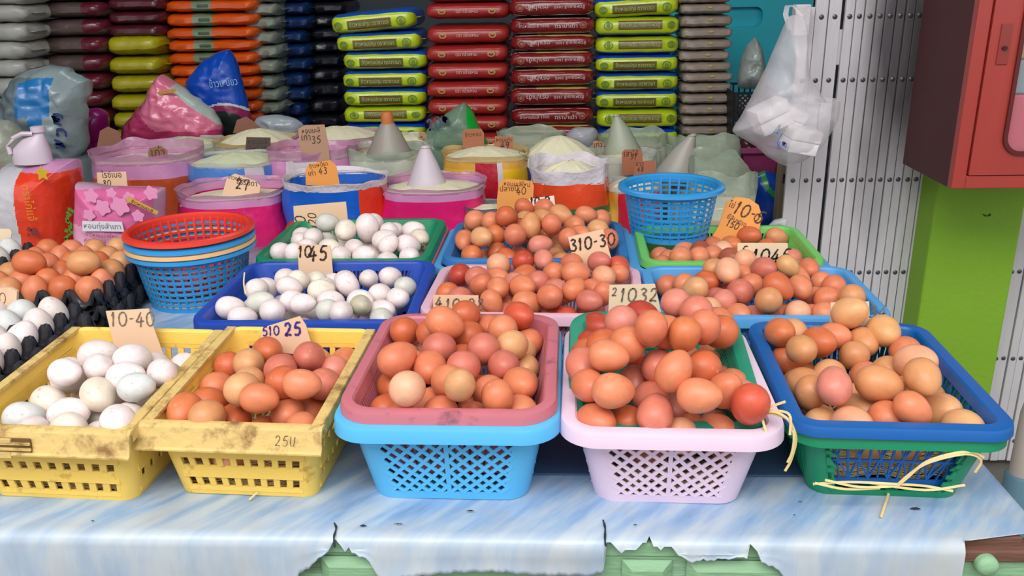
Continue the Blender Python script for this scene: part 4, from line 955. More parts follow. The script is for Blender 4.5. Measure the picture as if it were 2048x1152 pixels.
# ------------------------------------------------------------------ stacked rice sacks
def spow(x, p): return math.copysign(abs(x)**p, x)
class Sack:
    def __init__(s, a, b, c, puff=.8, endp=5, seed=0, wr=.0025, flap=.012):
        s.a, s.b, s.c, s.puff, s.endp, s.seed, s.wr, s.flap = a, b, c, puff, endp, seed, wr, flap
    def k(s, t): return max(0., 1-abs(t)**s.endp)**.36
    def mesh(s, zone, nu=22, nv=24):
        m = MB(); loops = []; ts = [-1.0]+[math.sin(math.pi/2*(-1+2*i/(nu-1)))*.995 for i in range(nu)]+[1.0]
        ts = [-1-s.flap/s.a, -1] + [math.sin(math.pi/2*(-1+2*i/(nu-1)))*.99 for i in range(nu)] + [1, 1+s.flap/s.a]
        for t in ts:
            k = s.k(min(1, abs(t))); kk = max(k, .04); L = []
            for j in range(nv):
                f = 2*math.pi*(j+.5)/nv; y = -spow(math.cos(f), .55)*s.b*(.55+.45*k if k > .05 else .5); z = spow(math.sin(f), s.puff)*s.c*kk
                n = noise.noise(Vector((t*4+s.seed*7.3, y*14, z*22+s.seed))) + .5*noise.noise(Vector((t*13, y*30+s.seed*3.1, z*50)))
                w_ = s.wr*(1+2.2*abs(t)**4); L.append((t*s.a + n*w_*.5, y + n*w_, z + n*w_*.9*(1 if k > .05 else .3)))
            loops.append(L)
        nT = len(loops)
        def mi(i, j): return zone((ts[i]+ts[i+1])/2, 2*math.pi*(j+1)/nv)
        m.rings(loops, mi, True, True); return m
    def front(s, x, z, off=.003):
        t = x/s.a; k = s.k(min(.98, abs(t))); q = min(.97, abs(z)/(s.c*max(k, .1)))**(1/s.puff); C = math.sqrt(1-q*q)
        return (x, -(C**.55)*s.b*(.55+.45*k)-off, z)
    def patch(s, m, x0, x1, z0, z1, off=.0032, n=8, mi=0):
        v = [s.front(x0+(x1-x0)*i/n, z0+(z1-z0)*j/3, off) for j in range(4) for i in range(n+1)]
        m.add(v, [(j*(n+1)+i, j*(n+1)+i+1, (j+1)*(n+1)+i+1, (j+1)*(n+1)+i) for j in range(3) for i in range(n)], mi)
    def disc(s, m, cx, cz, rx, rz, off=.0034, mi=0, inner=0):
        n = 18; v = [s.front(cx+rx*math.cos(2*math.pi*i/n), cz+rz*math.sin(2*math.pi*i/n), off) for i in range(n)]
        if not inner: m.add(v+[s.front(cx, cz, off)], [(i, (i+1) % n, n) for i in range(n)], mi)
        else:
            w_ = [s.front(cx+rx*inner*math.cos(2*math.pi*i/n), cz+rz*inner*math.sin(2*math.pi*i/n), off) for i in range(n)]
            m.add(v+w_, [(i, (i+1) % n, n+(i+1) % n, n+i) for i in range(n)], mi)
frontz = lambda lim: (lambda t, f: 0 if (math.cos(f) > lim) else 1)
def proto(kind, a, b, c, seed):
    if kind == 'blue_yellow':
        S_ = Sack(a, b, c*1.04, .42, 14, seed, .002); r = S_.mesh(lambda t, f: 1 if (math.cos(f) > .30 and math.sin(f) < .38) else 0).build('rice_sack', [sackmat('blue_sack', '0f55c4'), sackmat('lime_sack', 'b9cf1e')])
        m = MB(); S_.patch(m, -.58*a, .46*a, -.62*c, .28*c); m.build('label_panel', sackmat('olive_print', '5c6a2a', var=.25), r)
        m = MB(); S_.patch(m, -.58*a, .46*a, .16*c, .28*c, .0036); S_.patch(m, -.58*a, .46*a, -.62*c, -.50*c, .0036); m.build('label_band', sackmat('brown_print', '7b3a22'), r)
        m = MB(); S_.disc(m, -.80*a, -.15*c, .10*a, .40*c, inner=.7); S_.disc(m, -.80*a, -.15*c, .05*a, .25*c); m.build('emblem', sackmat('emblem_olive', '6f8a2c'), r)
        m = MB(); S_.disc(m, .70*a, -.14*c, .11*a, .46*c, inner=.75); S_.disc(m, .70*a, -.18*c, .05*a, .28*c); m.build('emblem', sackmat('emblem_olive', '6f8a2c'), r)
        m = MB(); put_text(m, 'ข้าวหอมปทุม ตราชาวนา', -.06*a, -.16*c, .92*a, lambda x, z: S_.front(x, z, .0048), hs=1.3); m.build('lettering', mat('tan_ink', 'c9b878', rough=.5), r, smooth=False)
    elif kind == 'red':
        S_ = Sack(a, b, c*1.02, .60, 12, seed, .0018, .004); r = S_.mesh(lambda t, f: 0).build('rice_sack', [sackmat('brick_red_sack', 'a52a26', rough=.42)])
        for q in (-.6, .6):
            m = MB(); S_.disc(m, q*a, -.03*c, .095*a, .34*c, inner=.55); S_.disc(m, q*a, .12*c, .045*a, .14*c); m.build('emblem', mat('gold_print', 'b58a55', rough=.5), r)
        m = MB(); put_text(m, 'ตรา กล้วยหอม', 0, .02*c, .52*a, lambda x, z: S_.front(x, z, .0042), hs=1.35); m.build('lettering', mat('pale_ink', 'd9b9ae', rough=.5), r, smooth=False)
    elif kind == 'maroon_yellow':
        S_ = Sack(a, b, c*1.03, .50, 11, seed, .0028); r = S_.mesh(lambda t, f: 1 if (math.sin(f) > .55 and t > -.38) else (2 if math.sin(f) > .5 else 0)).build('rice_sack', [sackmat('maroon_sack', '7e1d20', rough=.25), sackmat('mustard_sack', 'cfae28', rough=.25), sackmat('brown_top', '7b2c20', rough=.3)])
        m = MB(); S_.disc(m, -.73*a, -.08*c, .085*a, .42*c, inner=.72); S_.disc(m, -.73*a, -.08*c, .045*a, .2*c); m.build('emblem', mat('bronze_print', 'a05e48', rough=.5), r)
        m = MB(); put_text(m, 'ตราป่าเต้า', -.33*a, -.04*c, .52*a, lambda x, z: S_.front(x, z, .0042), rot=math.pi, hs=1.0); put_text(m, 'ข้าวหอมมะลิ 100%', .42*a, -.05*c, .72*a, lambda x, z: S_.front(x, z, .0042), rot=math.pi, hs=1.0); m.build('lettering', mat('soft_white_ink', 'd5c6bf', rough=.5), r, smooth=False)
        m = MB(); n = 20      # clear film edge shining round the packet
        for s_ in (1, -1):
            pts = [S_.front(-a*.97+1.94*a*i/n, s_*c*.86*S_.k(-.97+1.94*i/n)+.0001, .001) for i in range(n+1)]
            m.tube(pts, .0011, 5)
        m.build('film_edge', mat('film_white', 'cdbfae', rough=.2, spec=.8), r)
    elif kind == 'beige':
        S_ = Sack(a, b, c*1.04, .55, 12, seed, .0024, .006); r = S_.mesh(lambda t, f: 0).build('rice_sack', [sackmat('beige_rice_bag', '9d8f84', rough=.3, var=.12)])
        m = MB(); S_.disc(m, .1*a, .35*c, .10*a, .22*c); m.build('faint_mark', mat('faint_yellow', 'a9984a', rough=.5), r)
    elif kind == 'orange':
        S_ = Sack(a, b, c*1.03, .5, 12, seed, .003, .01); r = S_.mesh(lambda t, f: 1 if -.42 < t < .12 else 0).build('rice_sack', [sackmat('orange_sack', 'd45511'), sackmat('sage_sack', '748768')])
        m = MB(); S_.patch(m, -.22*a, .02*a, -.2*c, .3*c); m.build('label_panel', sackmat('dark_green_print', '33482c'), r)
    else:
        c_ = {'palegrey': '828a7e', 'navy': '0d2c5c', 'black': '14161f', 'yellow': 'a39a12', 'brown': '574844', 'white': 'a4a5a0', 'plum': '521a28', 'magenta': 'b92468'}[kind]
        S_ = Sack(a, b, c*1.04, .55, 9, seed, .004 if kind in ('white', 'palegrey', 'navy') else .0025, .014); r = S_.mesh((lambda t, f: 1 if math.sin(f) < -.25 else 0) if kind == 'yellow' else ((lambda t, f: 1 if t > .45 and math.sin(f) > -.4 else 0) if kind == 'brown' else (lambda t, f: 0))).build('rice_sack', [sackmat(kind+'_sack', c_, rough=.35, var=.2), sackmat(kind+'_sack_b', {'yellow': '75700f', 'brown': '5e1a2a'}.get(kind, c_))])
        if kind == 'magenta':
            m = MB(); [S_.disc(m, q*a, -.1*c, .08*a, .4*c, inner=.5) for q in (-.4, .5)]; m.build('emblem', mat('gold_print', 'b58a55'), r)
    return r
PROTO = {}
def stack(kind, x0, x1, ys, Y, pitch, depth, colour, where, group, flips=(), tilts={}, over=0, xo={}, side='', extend=True):
    """ys = centre heights in the picture of the sacks one above the other; carried down to the bench"""
    ref = atY((x0+x1)/2, ys[-1], Y); wd = px2m(x1-x0, ref); zs = [atY((x0+x1)/2, y, Y).z for y in ys]
    gap = (zs[0]-zs[-1])/max(1, len(zs)-1); th = gap/2*.985
    zz = list(zs)
    b = depth/2
    nvis = len(zz)
    if extend:
        while zz[-1]-gap > BZ+gap*.3: zz.append(zz[-1]-gap)
        rem = zz[-1]-(BZ+.002)                            # let the lowest one rest on the bench
    for i, z in enumerate(zz):
        up = zz[i-1]-z if i > 0 else gap
        dn = z-zz[i+1] if i+1 < len(zz) else ((z-BZ-.001)*2-up*0 if extend else gap)
        c = min((z-zz[i+1])/2*1.0 if i+1 < len(zz) else (z-BZ-.001), (zz[i-1]-z)/2 if i > 0 else 9, gap*.62)*.985
        v = i % 2; key = (kind, v, round(wd, 2), round(gap, 3), round(depth, 2))
        if key not in PROTO:
            r = proto(kind, wd/2, b, th, v+1); PROTO[key] = (r, th); o = r
        else: o = copy_tree(PROTO[key][0])
        P = atY((x0+x1)/2+xo.get(i, 0), ys[i] if i < len(ys) else ys[-1], Y)
        o.location = (P.x if i < len(ys) else ref.x, Y+b, z); o.scale = (1, 1, c/PROTO[key][1])
        o.rotation_euler = (0, RAD(-tilts.get(i, 0)), RAD(((i*37) % 5-2)*.5) + (0 if i not in flips else 0))
        if i in flips: o.rotation_euler = (0, RAD(180-tilts.get(i, 0)), 0)
        tag(o, '%s rice sack, %s in the %s' % (colour, ORD[min(i+over, 27)], where), 'sack', group)
stack('blue_yellow', 684, 848, [12+31, 84, 122, 160, 196, 232, 266], YS, 37, .30, 'blue and lime yellow', 'left blue and yellow stack', 'left stack of blue and yellow sacks', tilts={0: 4, 1: 1.5}, xo={0: -22, 1: -12}, flips=(5,), over=1)
stack('red', 853, 1014, [2-15, 22, 70, 108, 144, 181, 216, 250], YS, 37, .30, 'brick red', 'red stack', 'stack of brick red sacks')
stack('maroon_yellow', 1022, 1186, [14, 52, 86, 120, 156, 194, 234, 268], YS, 38, .30, 'maroon and mustard', 'maroon stack', 'stack of maroon and mustard sacks', flips=(1, 6))
stack('blue_yellow', 1195, 1356, [14, 53, 92, 128, 165, 201, 240, 278], YS, 38, .30, 'lime yellow and blue', 'right stack beside the beige packets', 'right stack of blue and yellow sacks', tilts={0: 2}, flips=(1, 2, 6))
stack('beige', 1366, 1464, [-4, 18, 43, 67, 90, 113, 135, 156, 177, 199, 221, 243, 263, 283], YS-.02, 22, .26, 'small beige', 'beige stack by the turquoise panel', 'stack of small beige packets', xo={3: 2, 5: -3, 7: 2})
stack('magenta', 676, 846, [2], YS, 37, .30, 'magenta', 'left blue and yellow stack', 'left stack of blue and yellow sacks', extend=False) if False else None
stack('orange', 323, 502, [-14, 12, 40, 67, 92, 118, 143, 167, 192, 216, 240], YS+.1, 27, .34, 'orange and sage', 'orange stack', 'stack of orange sacks', xo={k: k*1.6 for k in range(11)})
stack('palegrey', 486, 548, [-8, 20, 47, 77, 105, 135, 166, 193, 218, 244], YS+.16, 29, .34, 'pale grey green', 'pale stack right of the orange sacks', 'stack of pale grey green sacks', xo={4: 6, 5: 5, 7: 8, 8: 12})
stack('navy', 540, 612, [-10, 18, 46, 74, 102, 130, 160, 190, 220, 250], YS+.3, 28, .34, 'dark blue', 'navy stack in the dark middle', 'stack of dark blue sacks', xo={k: ((k*31) % 13-6) for k in range(10)})
stack('black', 614, 684, [-10, 16, 42, 68, 94, 122, 150, 180, 212, 244], YS+.4, 28, .34, 'near black', 'dark stack left of the blue and yellow sacks', 'stack of near black sacks', xo={k: ((k*17) % 9-4) for k in range(10)})
stack('yellow', 210, 312, [92, 133, 170, 208, 243], YS+.02, 38, .32, 'dull yellow', 'yellow stack', 'stack of dull yellow sacks', xo={k: k*2.2 for k in range(5)})
stack('plum', 208, 318, [-22, 8, 36, 62], YS+.04, 28, .32, 'dark plum', 'plum pile above the yellow sacks', 'plum sacks above the yellow ones', extend=False)
stack('brown', 50, 196, [-14, 20, 56, 92, 129, 166, 201, 238], YS-.02, 37, .34, 'grey brown', 'brown stack left of the yellow sacks', 'stack of grey brown sacks', xo={k: k*1.5 for k in range(8)})
stack('white', -110, 46, [-8, 28, 66, 103, 139, 178, 216], YS-.2, 37, .20, 'bulging grey white', 'grey white stack at the far left', 'stack of grey white sacks')
# ------------------------------------------------------------------ open sacks of rice
rice_m = mat('white_rice', 'e3dcbc', rough=.85, var=.10, scale=240, bump=.35, bscale=420)
riceg = mat('pale_green_rice', 'd3d9b4', rough=.85, var=.10, scale=240, bump=.35, bscale=420)
fl_l = film('lilac_film', 'c58db0', .62); fl_w = film('clear_film', 'c9cfcb', .42); fl_y = film('amber_film', 'd9b878', .6); fl_g = film('sage_film', 'a9b8a4', .5); fl_p = mat('white_woven', 'd4ccd4', rough=.5, bump=.4, bscale=60, var=.06)
OPEN = {}
def open_sack(name, xc, yf, wpx, Yc, cols, zone, filmm, rise, label, mound=.03, rimband=.03, bulge=.08, back=.0, ricem=None, asp=.85, seed=0, peak=(0, 0), riceoff=.012, rlabel=None, hgt=None, flare=.012, noisy=1.0):
    a = px2m(wpx, atY(xc, yf, Yc))/2; b = a*asp; P = atY(xc, yf, Yc-b); zt = P.z; cx = atY(xc, yf, Yc-b).x*1.0; cx = P.x + (P.x-CAMP.x)*(b/(P.y))*.0
    Hh = zt - BZ - .002; root = tag(empty(name, (cx, Yc, BZ+.002)), label, 'sack'); ns = 56; rnd = random.Random(seed)
    def ring(z, k, flat=0, w=0): 
        L = []
        for j in range(ns):
            t = 2*math.pi*j/ns; c, s_ = math.cos(t), math.sin(t); e = .78
            n = noise.noise(Vector((c*2.2+seed*3, s_*2.2, z*14)))*.010 + noise.noise(Vector((c*6+seed, s_*6, z*46)))*.004*noisy + w*noise.noise(Vector((c*3, s_*3, seed*5.5)))
            L.append((spow(c, e)*(a*k+n), spow(s_, e)*(b*k+n), z))
        return L
    zs = list(np.linspace(0, Hh, 22)); loops = [ring(z, 1-.10*(1-z/Hh)**2*0 + bulge*math.sin(math.pi*min(1, (z/Hh))**1.0)*.9 - .06*(max(0, .12-z/Hh)/.12)) for z in zs]
    def mi(i, j):
        t = 2*math.pi*(j+.5)/ns; return zone(spow(math.cos(t), .78) if math.sin(t) < 0 else 9, (Hh-(zs[i]+zs[i+1])/2))
    m = MB(); m.rings(loops, mi, True, False); m.build('sack_body', cols, root)
    if filmm is not None:
        m = MB(); L = []
        for k, (dz, kk) in enumerate(((-.004, 1.0), (rise*.35, 1+flare), (rise*.75, 1+flare*2), (rise, 1+flare*2.5), (rise*1.02, 1+flare*1.5), (rise*.8, 1.0), (rise*.3, .985))):
            R_ = ring(Hh+dz, kk); R_ = [(x, y, z + (back*max(0, y/b)*(max(0, dz)/max(rise, 1e-6))) + (rise*.55)*noise.noise(Vector((x*18+seed, y*18, 2.2)))*(max(0, dz)/max(rise, 1e-6))) for x, y, z in R_]; L.append(R_)
        m.rings(L); m.build('rolled_rim', filmm, root)
    # the rice inside
    m = MB(); L = []; px_, py_ = peak
    for k in range(15):
        q = k/14; R_ = ring(0, .965*(1-q) if k < 14 else .01); zz = Hh-riceoff+mound*(1-(1-q)**1.7)
        L.append([(x+px_*a*q, y+py_*b*q, zz + .002*noise.noise(Vector((x*60, y*60, seed)))) for x, y, _ in R_])
    m.rings(L, 0, False, True); rc = m.build('rice', ricem or rice_m); rc.location = root.location
    tag(rc, rlabel or ('rice heaped in the ' + label.split(' open ')[0] + ' open sack'), 'rice', kind='stuff')
    OPEN[name+str(len(OPEN))] = (root, a, b, Hh); return root, a, b, Hh
def front_patch(m, a, b, Hh, bulge, x0, x1, z0, z1, off=.004, n=8, nz=5, mi=0, f=None):
    def pt(x, d):      # x in metres from centre, d metres below the rim
        z = Hh-d; k = 1+bulge*math.sin(math.pi*z/Hh)*.9; aa, bb = a*k, b*k; c = max(-.999, min(.999, x/aa)); q = abs(c)**(1/.78); s_ = math.sqrt(max(0, 1-q*q))
        return (x, -(s_**.78)*bb-off-.009, z)
    if f: return pt
    v = [pt(x0+(x1-x0)*i/n, z0+(z1-z0)*j/nz) for j in range(nz+1) for i in range(n+1)]
    m.add(v, [(j*(n+1)+i, j*(n+1)+i+1, (j+1)*(n+1)+i+1, (j+1)*(n+1)+i) for j in range(nz) for i in range(n)], mi)
def band(lo, hi): return lambda c: lo < c < hi
Y1_, Y2_, Y3_ = 2.12, 2.42, 2.72
M_mag = sackmat('magenta_sack', 'd6186c'); M_pinkf = sackmat('pink_film_band', 'c86a9c'); M_blue = sackmat('cobalt_sack', '0c5cc4'); M_red = sackmat('scarlet_sack', 'e03a1c'); M_wht = sackmat('white_print', 'cfc6cc')
M_org = sackmat('orange_print', 'c7552a'); M_yel = sackmat('golden_sack', 'e6b91c'); M_crim = sackmat('crimson_sack', 'b3102c'); M_bge = sackmat('beige_clear_sack', 'b39e86'); M_gry = sackmat('milky_sack', 'b4b9a8'); M_grn = sackmat('green_print', '2f6a34'); M_gold = sackmat('gold_stripe', 'd9a33e'); M_navy = sackmat('navy_print', '27347e')
M_lil = sackmat('pale_lilac_band', 'c98ab6'); M_clear = sackmat('smoky_beige', '8f8674'); M_bluef = sackmat('soft_blue_band', '4d83cf')
# front row
open_sack('open_sack', 436, 402, 214, Y1_, [M_mag, M_lil, M_wht], lambda c, d: 1 if d < .028 else 0, fl_l, .012, 'magenta open sack with lilac rim behind the colander stack', seed=1, mound=.016, riceoff=.022)
r, a, b, Hh = open_sack('open_sack', 650, 382, 200, Y1_, [M_blue, M_red, M_wht], lambda c, d: (1 if .62 < c < 2 else 0), fl_p, .014, 'cobalt blue and scarlet open sack with white rolled rim', seed=2, mound=.004, riceoff=.03)
m = MB(); pt = front_patch(None, a, b, Hh, .08, 0, 0, 0, 0, f=1)
for (k, rr, mm) in ((0, .062, 0),):
    n = 16; cx = -.055; cz = .115
    m.add([pt(cx+rr*math.cos(math.pi*i/n), cz-rr*.8*math.sin(math.pi*i/n)) for i in range(n+1)] + [pt(cx+(rr-.014)*math.cos(math.pi*i/n), cz-(rr-.014)*.8*math.sin(math.pi*i/n)) for i in range(n+1)], [(i, i+1, n+2+i, n+1+i) for i in range(n)])
m.build('printed_arch', M_red, r)
m = MB(); m.add([pt(cx+(rr-.014)*math.cos(math.pi*i/n), cz-(rr-.014)*.8*math.sin(math.pi*i/n)) for i in range(n+1)] + [pt(cx+(rr-.026)*math.cos(math.pi*i/n), cz-(rr-.026)*.8*math.sin(math.pi*i/n)) for i in range(n+1)], [(i, i+1, n+2+i, n+1+i) for i in range(n)])
m.build('printed_arch', M_yel, r)
open_sack('open_sack', 855, 388, 206, Y1_, [M_mag, M_lil], lambda c, d: 1 if d < .026 else 0, fl_l, .010, 'bright magenta open sack with a milky scoop standing in it', seed=3, mound=.02, riceoff=.014)
open_sack('open_sack', 1140, 368, 152, Y1_+.02, [sackmat('flame_orange_print', 'e0481f'), M_wht, M_grn], lambda c, d: (1 if (d < .004 or .052 < d < .060 or d > .085) else (2 if .060 < d < .085 else 0)), fl_p, .030, 'orange and white open sack with crumpled white rim', seed=4, mound=.045, riceoff=.004, back=.018)
open_sack('open_sack', 1268, 385, 110, Y1_+.04, [M_crim, M_gold], lambda c, d: 1 if c < -.55 else 0, fl_w, .012, 'crimson open sack with a gold stripe left of the blue colander', seed=5, mound=.03, riceoff=.006)
open_sack('open_sack', 1452, 395, 128, Y1_+.02, [M_bge, M_gry], lambda c, d: 1 if d < .05 else 0, fl_g, .05, 'milky beige open sack behind the orange price card', seed=6, mound=.03, riceoff=.03, back=.03)
r, a, b, Hh = open_sack('open_sack', 985, 424, 104, 2.04, [M_navy, mat('grey_lining', '6d7076', rough=.5)], lambda c, d: 1 if d < .03 else 0, mat('grey_lining', '6d7076'), .006, 'small grey lined open sack behind the back row brown eggs', seed=7, mound=.012, riceoff=.008, bulge=.02)
# second row
open_sack('open_sack', 256, 330, 202, Y2_, [M_org, M_lil, sackmat('burnt_orange', 'b0481f')], lambda c, d: 1 if d < .035 else (2 if c > .1 else 0), fl_l, .022, 'burnt orange open sack with crumpled lilac film', seed=8, mound=.01, riceoff=.012, back=.01)
open_sack('open_sack', 448, 336, 180, Y2_-.02, [M_blue, M_bluef, M_wht], lambda c, d: (2 if .42 < c < .78 else (1 if d < .038 else 0)), fl_w, .010, 'blue open sack with a white panel and greenish rice', seed=9, mound=.026, riceoff=.004, ricem=riceg)
open_sack('open_sack', 606, 322, 168, Y2_, [M_mag, M_wht, M_lil], lambda c, d: (1 if -.42 < c < .35 else (2 if d < .04 else 0)), fl_l, .024, 'pink open sack with a white panel behind the tall price card', seed=10, mound=.02, riceoff=.012)
open_sack('open_sack', 762, 322, 150, Y2_, [M_bge, M_gry], lambda c, d: 1 if d < .05 else 0, fl_g, .022, 'clear beige open sack between the pink and the yellow ones', seed=11, mound=.02, riceoff=.008)
open_sack('open_sack', 966, 325, 172, Y2_, [M_yel, M_crim, M_gold, M_wht], lambda c, d: (1 if -.12 < c < .34 else (3 if (-.17 < c < .40) else (2 if d < .03 else 0))), fl_y, .014, 'golden open sack with a wide crimson stripe', seed=12, mound=.03, riceoff=.006, bulge=.12)
open_sack('open_sack', 1118, 322, 150, Y2_+.02, [M_navy, M_wht, M_yel, M_blue], lambda c, d: (1 if (d < .022) else (3 if c > .6 else (2 if c > .3 and d < .05 else 0))), fl_g, .010, 'white rimmed navy open sack with a peak of rice', seed=13, mound=.055, riceoff=.002)
open_sack('open_sack', 1250, 328, 130, Y2_+.02, [M_gry, M_bge], lambda c, d: 0, fl_w, .020, 'milky clear open sack behind the two brown price cards', seed=14, mound=.02, riceoff=.01)
open_sack('open_sack', 1420, 345, 130, Y2_, [M_gry, M_bge], lambda c, d: 0, fl_g, .055, 'tall clear open sack behind the blue colander', seed=15, mound=.02, riceoff=.02, back=.02)
# third row
open_sack('open_sack', 352, 300, 140, Y3_, [M_grn, M_gry], lambda c, d: 1 if d < .03 else 0, fl_w, .012, 'green open sack in front of the pink cone bag', seed=16, mound=.03, riceoff=.006, ricem=riceg)
open_sack('open_sack', 492, 296, 160, Y3_, [M_org, M_gry], lambda c, d: (1 if d < .03 and c < .5 else 0), fl_y, .012, 'orange open sack with the dark price card', seed=17, mound=.045, riceoff=.004)
open_sack('open_sack', 660, 285, 170, Y3_, [M_crim, M_lil], lambda c, d: 1 if d < .012 else 0, fl_l, .008, 'crimson open sack below the dark stacks', seed=18, mound=.035, riceoff=.004, bulge=.05)
open_sack('open_sack', 812, 296, 120, Y3_, [M_gry, M_bge], lambda c, d: 0, fl_w, .02, 'clear open sack around the tall cone', seed=19, mound=.03, riceoff=.004)
open_sack('open_sack', 1060, 292, 130, Y3_, [M_gry, M_bge], lambda c, d: 0, fl_g, .03, 'greyish clear open sack below the maroon stack', seed=20, mound=.02, riceoff=.01)
open_sack('open_sack', 1270, 298, 130, Y3_, [M_gry, M_bge], lambda c, d: 0, fl_g, .034, 'clear open sack below the right blue and yellow stack', seed=21, mound=.02, riceoff=.012)
open_sack('open_sack', 1400, 318, 130, Y3_, [M_gry, M_bge], lambda c, d: 0, fl_g, .034, 'sage film open sack below the beige stack', seed=22, mound=.02, riceoff=.012)
# ------------------------------------------------------------------ puffy free shapes (standing bags, film)
def puffy(name, outline, Y, th, mats, label, cat, zone=None, n=9, wr=.006, fr=16, seed=0, parent=None, lean=0.0, edge=.08, sub=6):
    """closed bag: outline in picture pixels at depth Y, with a bulging front and back; returns object whose origin is its lowest middle"""
    P = [atY(x, y, Y) for x, y in outline]; q = []
    for i in range(len(P)):
        a, b = P[i], P[(i+1) % len(P)]
        for k in range(sub): q.append(a+(b-a)*k/sub)
    # soften corners
    for _ in range(2): q = [(q[i-1]+q[i]*2+q[(i+1) % len(q)])/4 for i in range(len(q))]
    base = Vector((sum(p.x for p in q)/len(q), Y, min(p.z for p in q))); c = Vector((sum(p.x for p in q)/len(q), Y, sum(p.z for p in q)/len(q)))
    m = MB(); ls = []
    for s_ in (-1, 1):
        rng_ = range(0, n) if s_ < 0 else range(n-1, -1, -1)
        for k in rng_:
            f = 1-((n-1-k)/(n-1)) if False else k/(n-1); f = max(f, .02); L = []
            if s_ > 0 and k == n-1: continue
            for p in q:
                v = c+(p-c)*f; d = th/2*(1-f**2.6)**.6
                nn = noise.noise(Vector((v.x*fr, v.z*fr, seed*5+s_)))+.5*noise.noise(Vector((v.x*fr*2.7, v.z*fr*2.7, seed*5+9)))
                L.append((v.x-base.x + wr*.4*nn, s_*d + wr*nn + lean*(v.z-base.z), v.z-base.z))
            ls.append((f, L))
    N = len(q)
    def mi(i, j):
        if zone is None: return 0
        l = ls[i][1][j]; return zone((l[0]+base.x, l[2]+base.z))
    m.rings([l for _, l in ls], mi, True, True)
    o = m.build(name, mats, parent)
    if parent is None: o.location = base; tag(o, label, cat)
    o['base'] = list(base); return o, base
def at_px(o, base, Y, th): return lambda x, y: (lambda p: (p.x-base.x, p.y-base.y, p.z-base.z))(atY(x, y, Y-th))
SLAB = mat('dark_crumple', '46555a', rough=.3, bump=.4)
# grey, blue and white crinkled bag at the left
gb = [sackmat('crinkled_grey', '66757a', rough=.28, var=.2), sackmat('crinkled_blue', '1f6fae', rough=.3), sackmat('crinkled_pale', '87979a', rough=.25)]
def zgb(p):
    x = W/2 + FPX*0; return 0
def pxof(x, z, Y): q = CM.transposed() @ (Vector((x, Y, z))-CAMP); return W/2+FPX*q.x/-q.z, H/2-FPX*q.y/-q.z
def z1(p):
    X, Yp = pxof(p[0], p[1], 2.6)
    if 70 < X < 128 and 152 < Yp < 225 and Yp > 152+ (100-X)*.3: return 1
    if X > 96 and X < 118 and Yp > 225: return 1
    if X > 118 or Yp < 152: return 2
    return 0
o, b_ = puffy('crinkled_bag', [(-40,330),(-42,250),(2,200),(30,160),(62,138),(100,129),(134,134),(150,148),(172,160),(176,190),(170,240),(172,300),(150,332)], 2.6, .20, gb, 'crinkled grey, blue and silver plastic bag slumped at the far left', 'bag', z1, wr=.020, n=40, fr=13, sub=16)
bagZ = BZ+.002
def pedestal(o, base, w_, Y, m_, nm='sack_body', d_=.09):
    """filled lower part of a standing bag, down to the bench"""
    h = base.z-BZ+.03; m = MB(); L = []
    for k in range(10):
        z = -(base.z-BZ-.002) + h*k/9; bb = 1+.10*math.sin(math.pi*k/9)
        L.append([(spow(math.cos(t), .7)*w_/2*bb, spow(math.sin(t), .7)*d_*bb, z) for t in [2*math.pi*j/28 for j in range(28)]])
    m.rings(L, 0, True, True); return m.build(nm, m_, o)
pedestal(o, b_, px2m(170, atY(60, 330, 2.6)), 2.6, gb[0])
m = MB(); f = at_px(o, b_, 2.6, .080)
n = 20; m.add([f(48+18*math.cos(2*math.pi*i/n), 248+25*math.sin(2*math.pi*i/n)) for i in range(n)], [tuple(range(n))]); m.build('round_print', mat('dark_round', '3d4648', rough=.35), o, smooth=False)
m = MB(); scrawl(m, 'N5*', 0, 0, .05, lambda a, b: (f(140, 300)[0]-b*.9, f(140, 300)[1]-.004, f(140, 300)[2]+a), .007); m.build('lettering', mat('navy_ink', '24386b', rough=.5), o, smooth=False)
# pink cone bag
pk = [sackmat('rose_film_sack', 'b83a68', rough=.22, var=.15), sackmat('pale_rose_sack', 'd5718f', rough=.18, bscale=40), sackmat('whitish_lining', 'a9b3ae', rough=.3)]
def z2(p):
    X, Yp = pxof(p[0], p[1], 2.88)
    if (X-326)*.78 > (Yp-150)-8 and X > 350: return 2
    return 1 if (X > 295 and Yp < 255 and (X-300) > (Yp-200)*1.1-30) else 0
o, b_ = puffy('cone_bag', [(238,300),(244,262),(262,236),(285,205),(300,178),(316,154),(326,148),(345,162),(372,180),(400,198),(425,222),(444,248),(446,290)], 2.88, .16, pk, 'pink film rice bag folded into a cone, in front of the yellow stack', 'bag', z2, wr=.012, n=40, fr=18, seed=2, sub=16)
pedestal(o, b_, px2m(190, atY(340, 300, 2.88)), 2.88, pk[0], d_=.07)
m = MB(); f = at_px(o, b_, 2.88, .070); ribbon(m, [f(306, 190)[::2], f(325, 186)[::2], f(352, 180)[::2]], .010, lambda a, b: (a, f(320, 186)[1], b)); m.build('gold_print', mat('gold_print2', 'b98a3c', rough=.4), o, smooth=False)
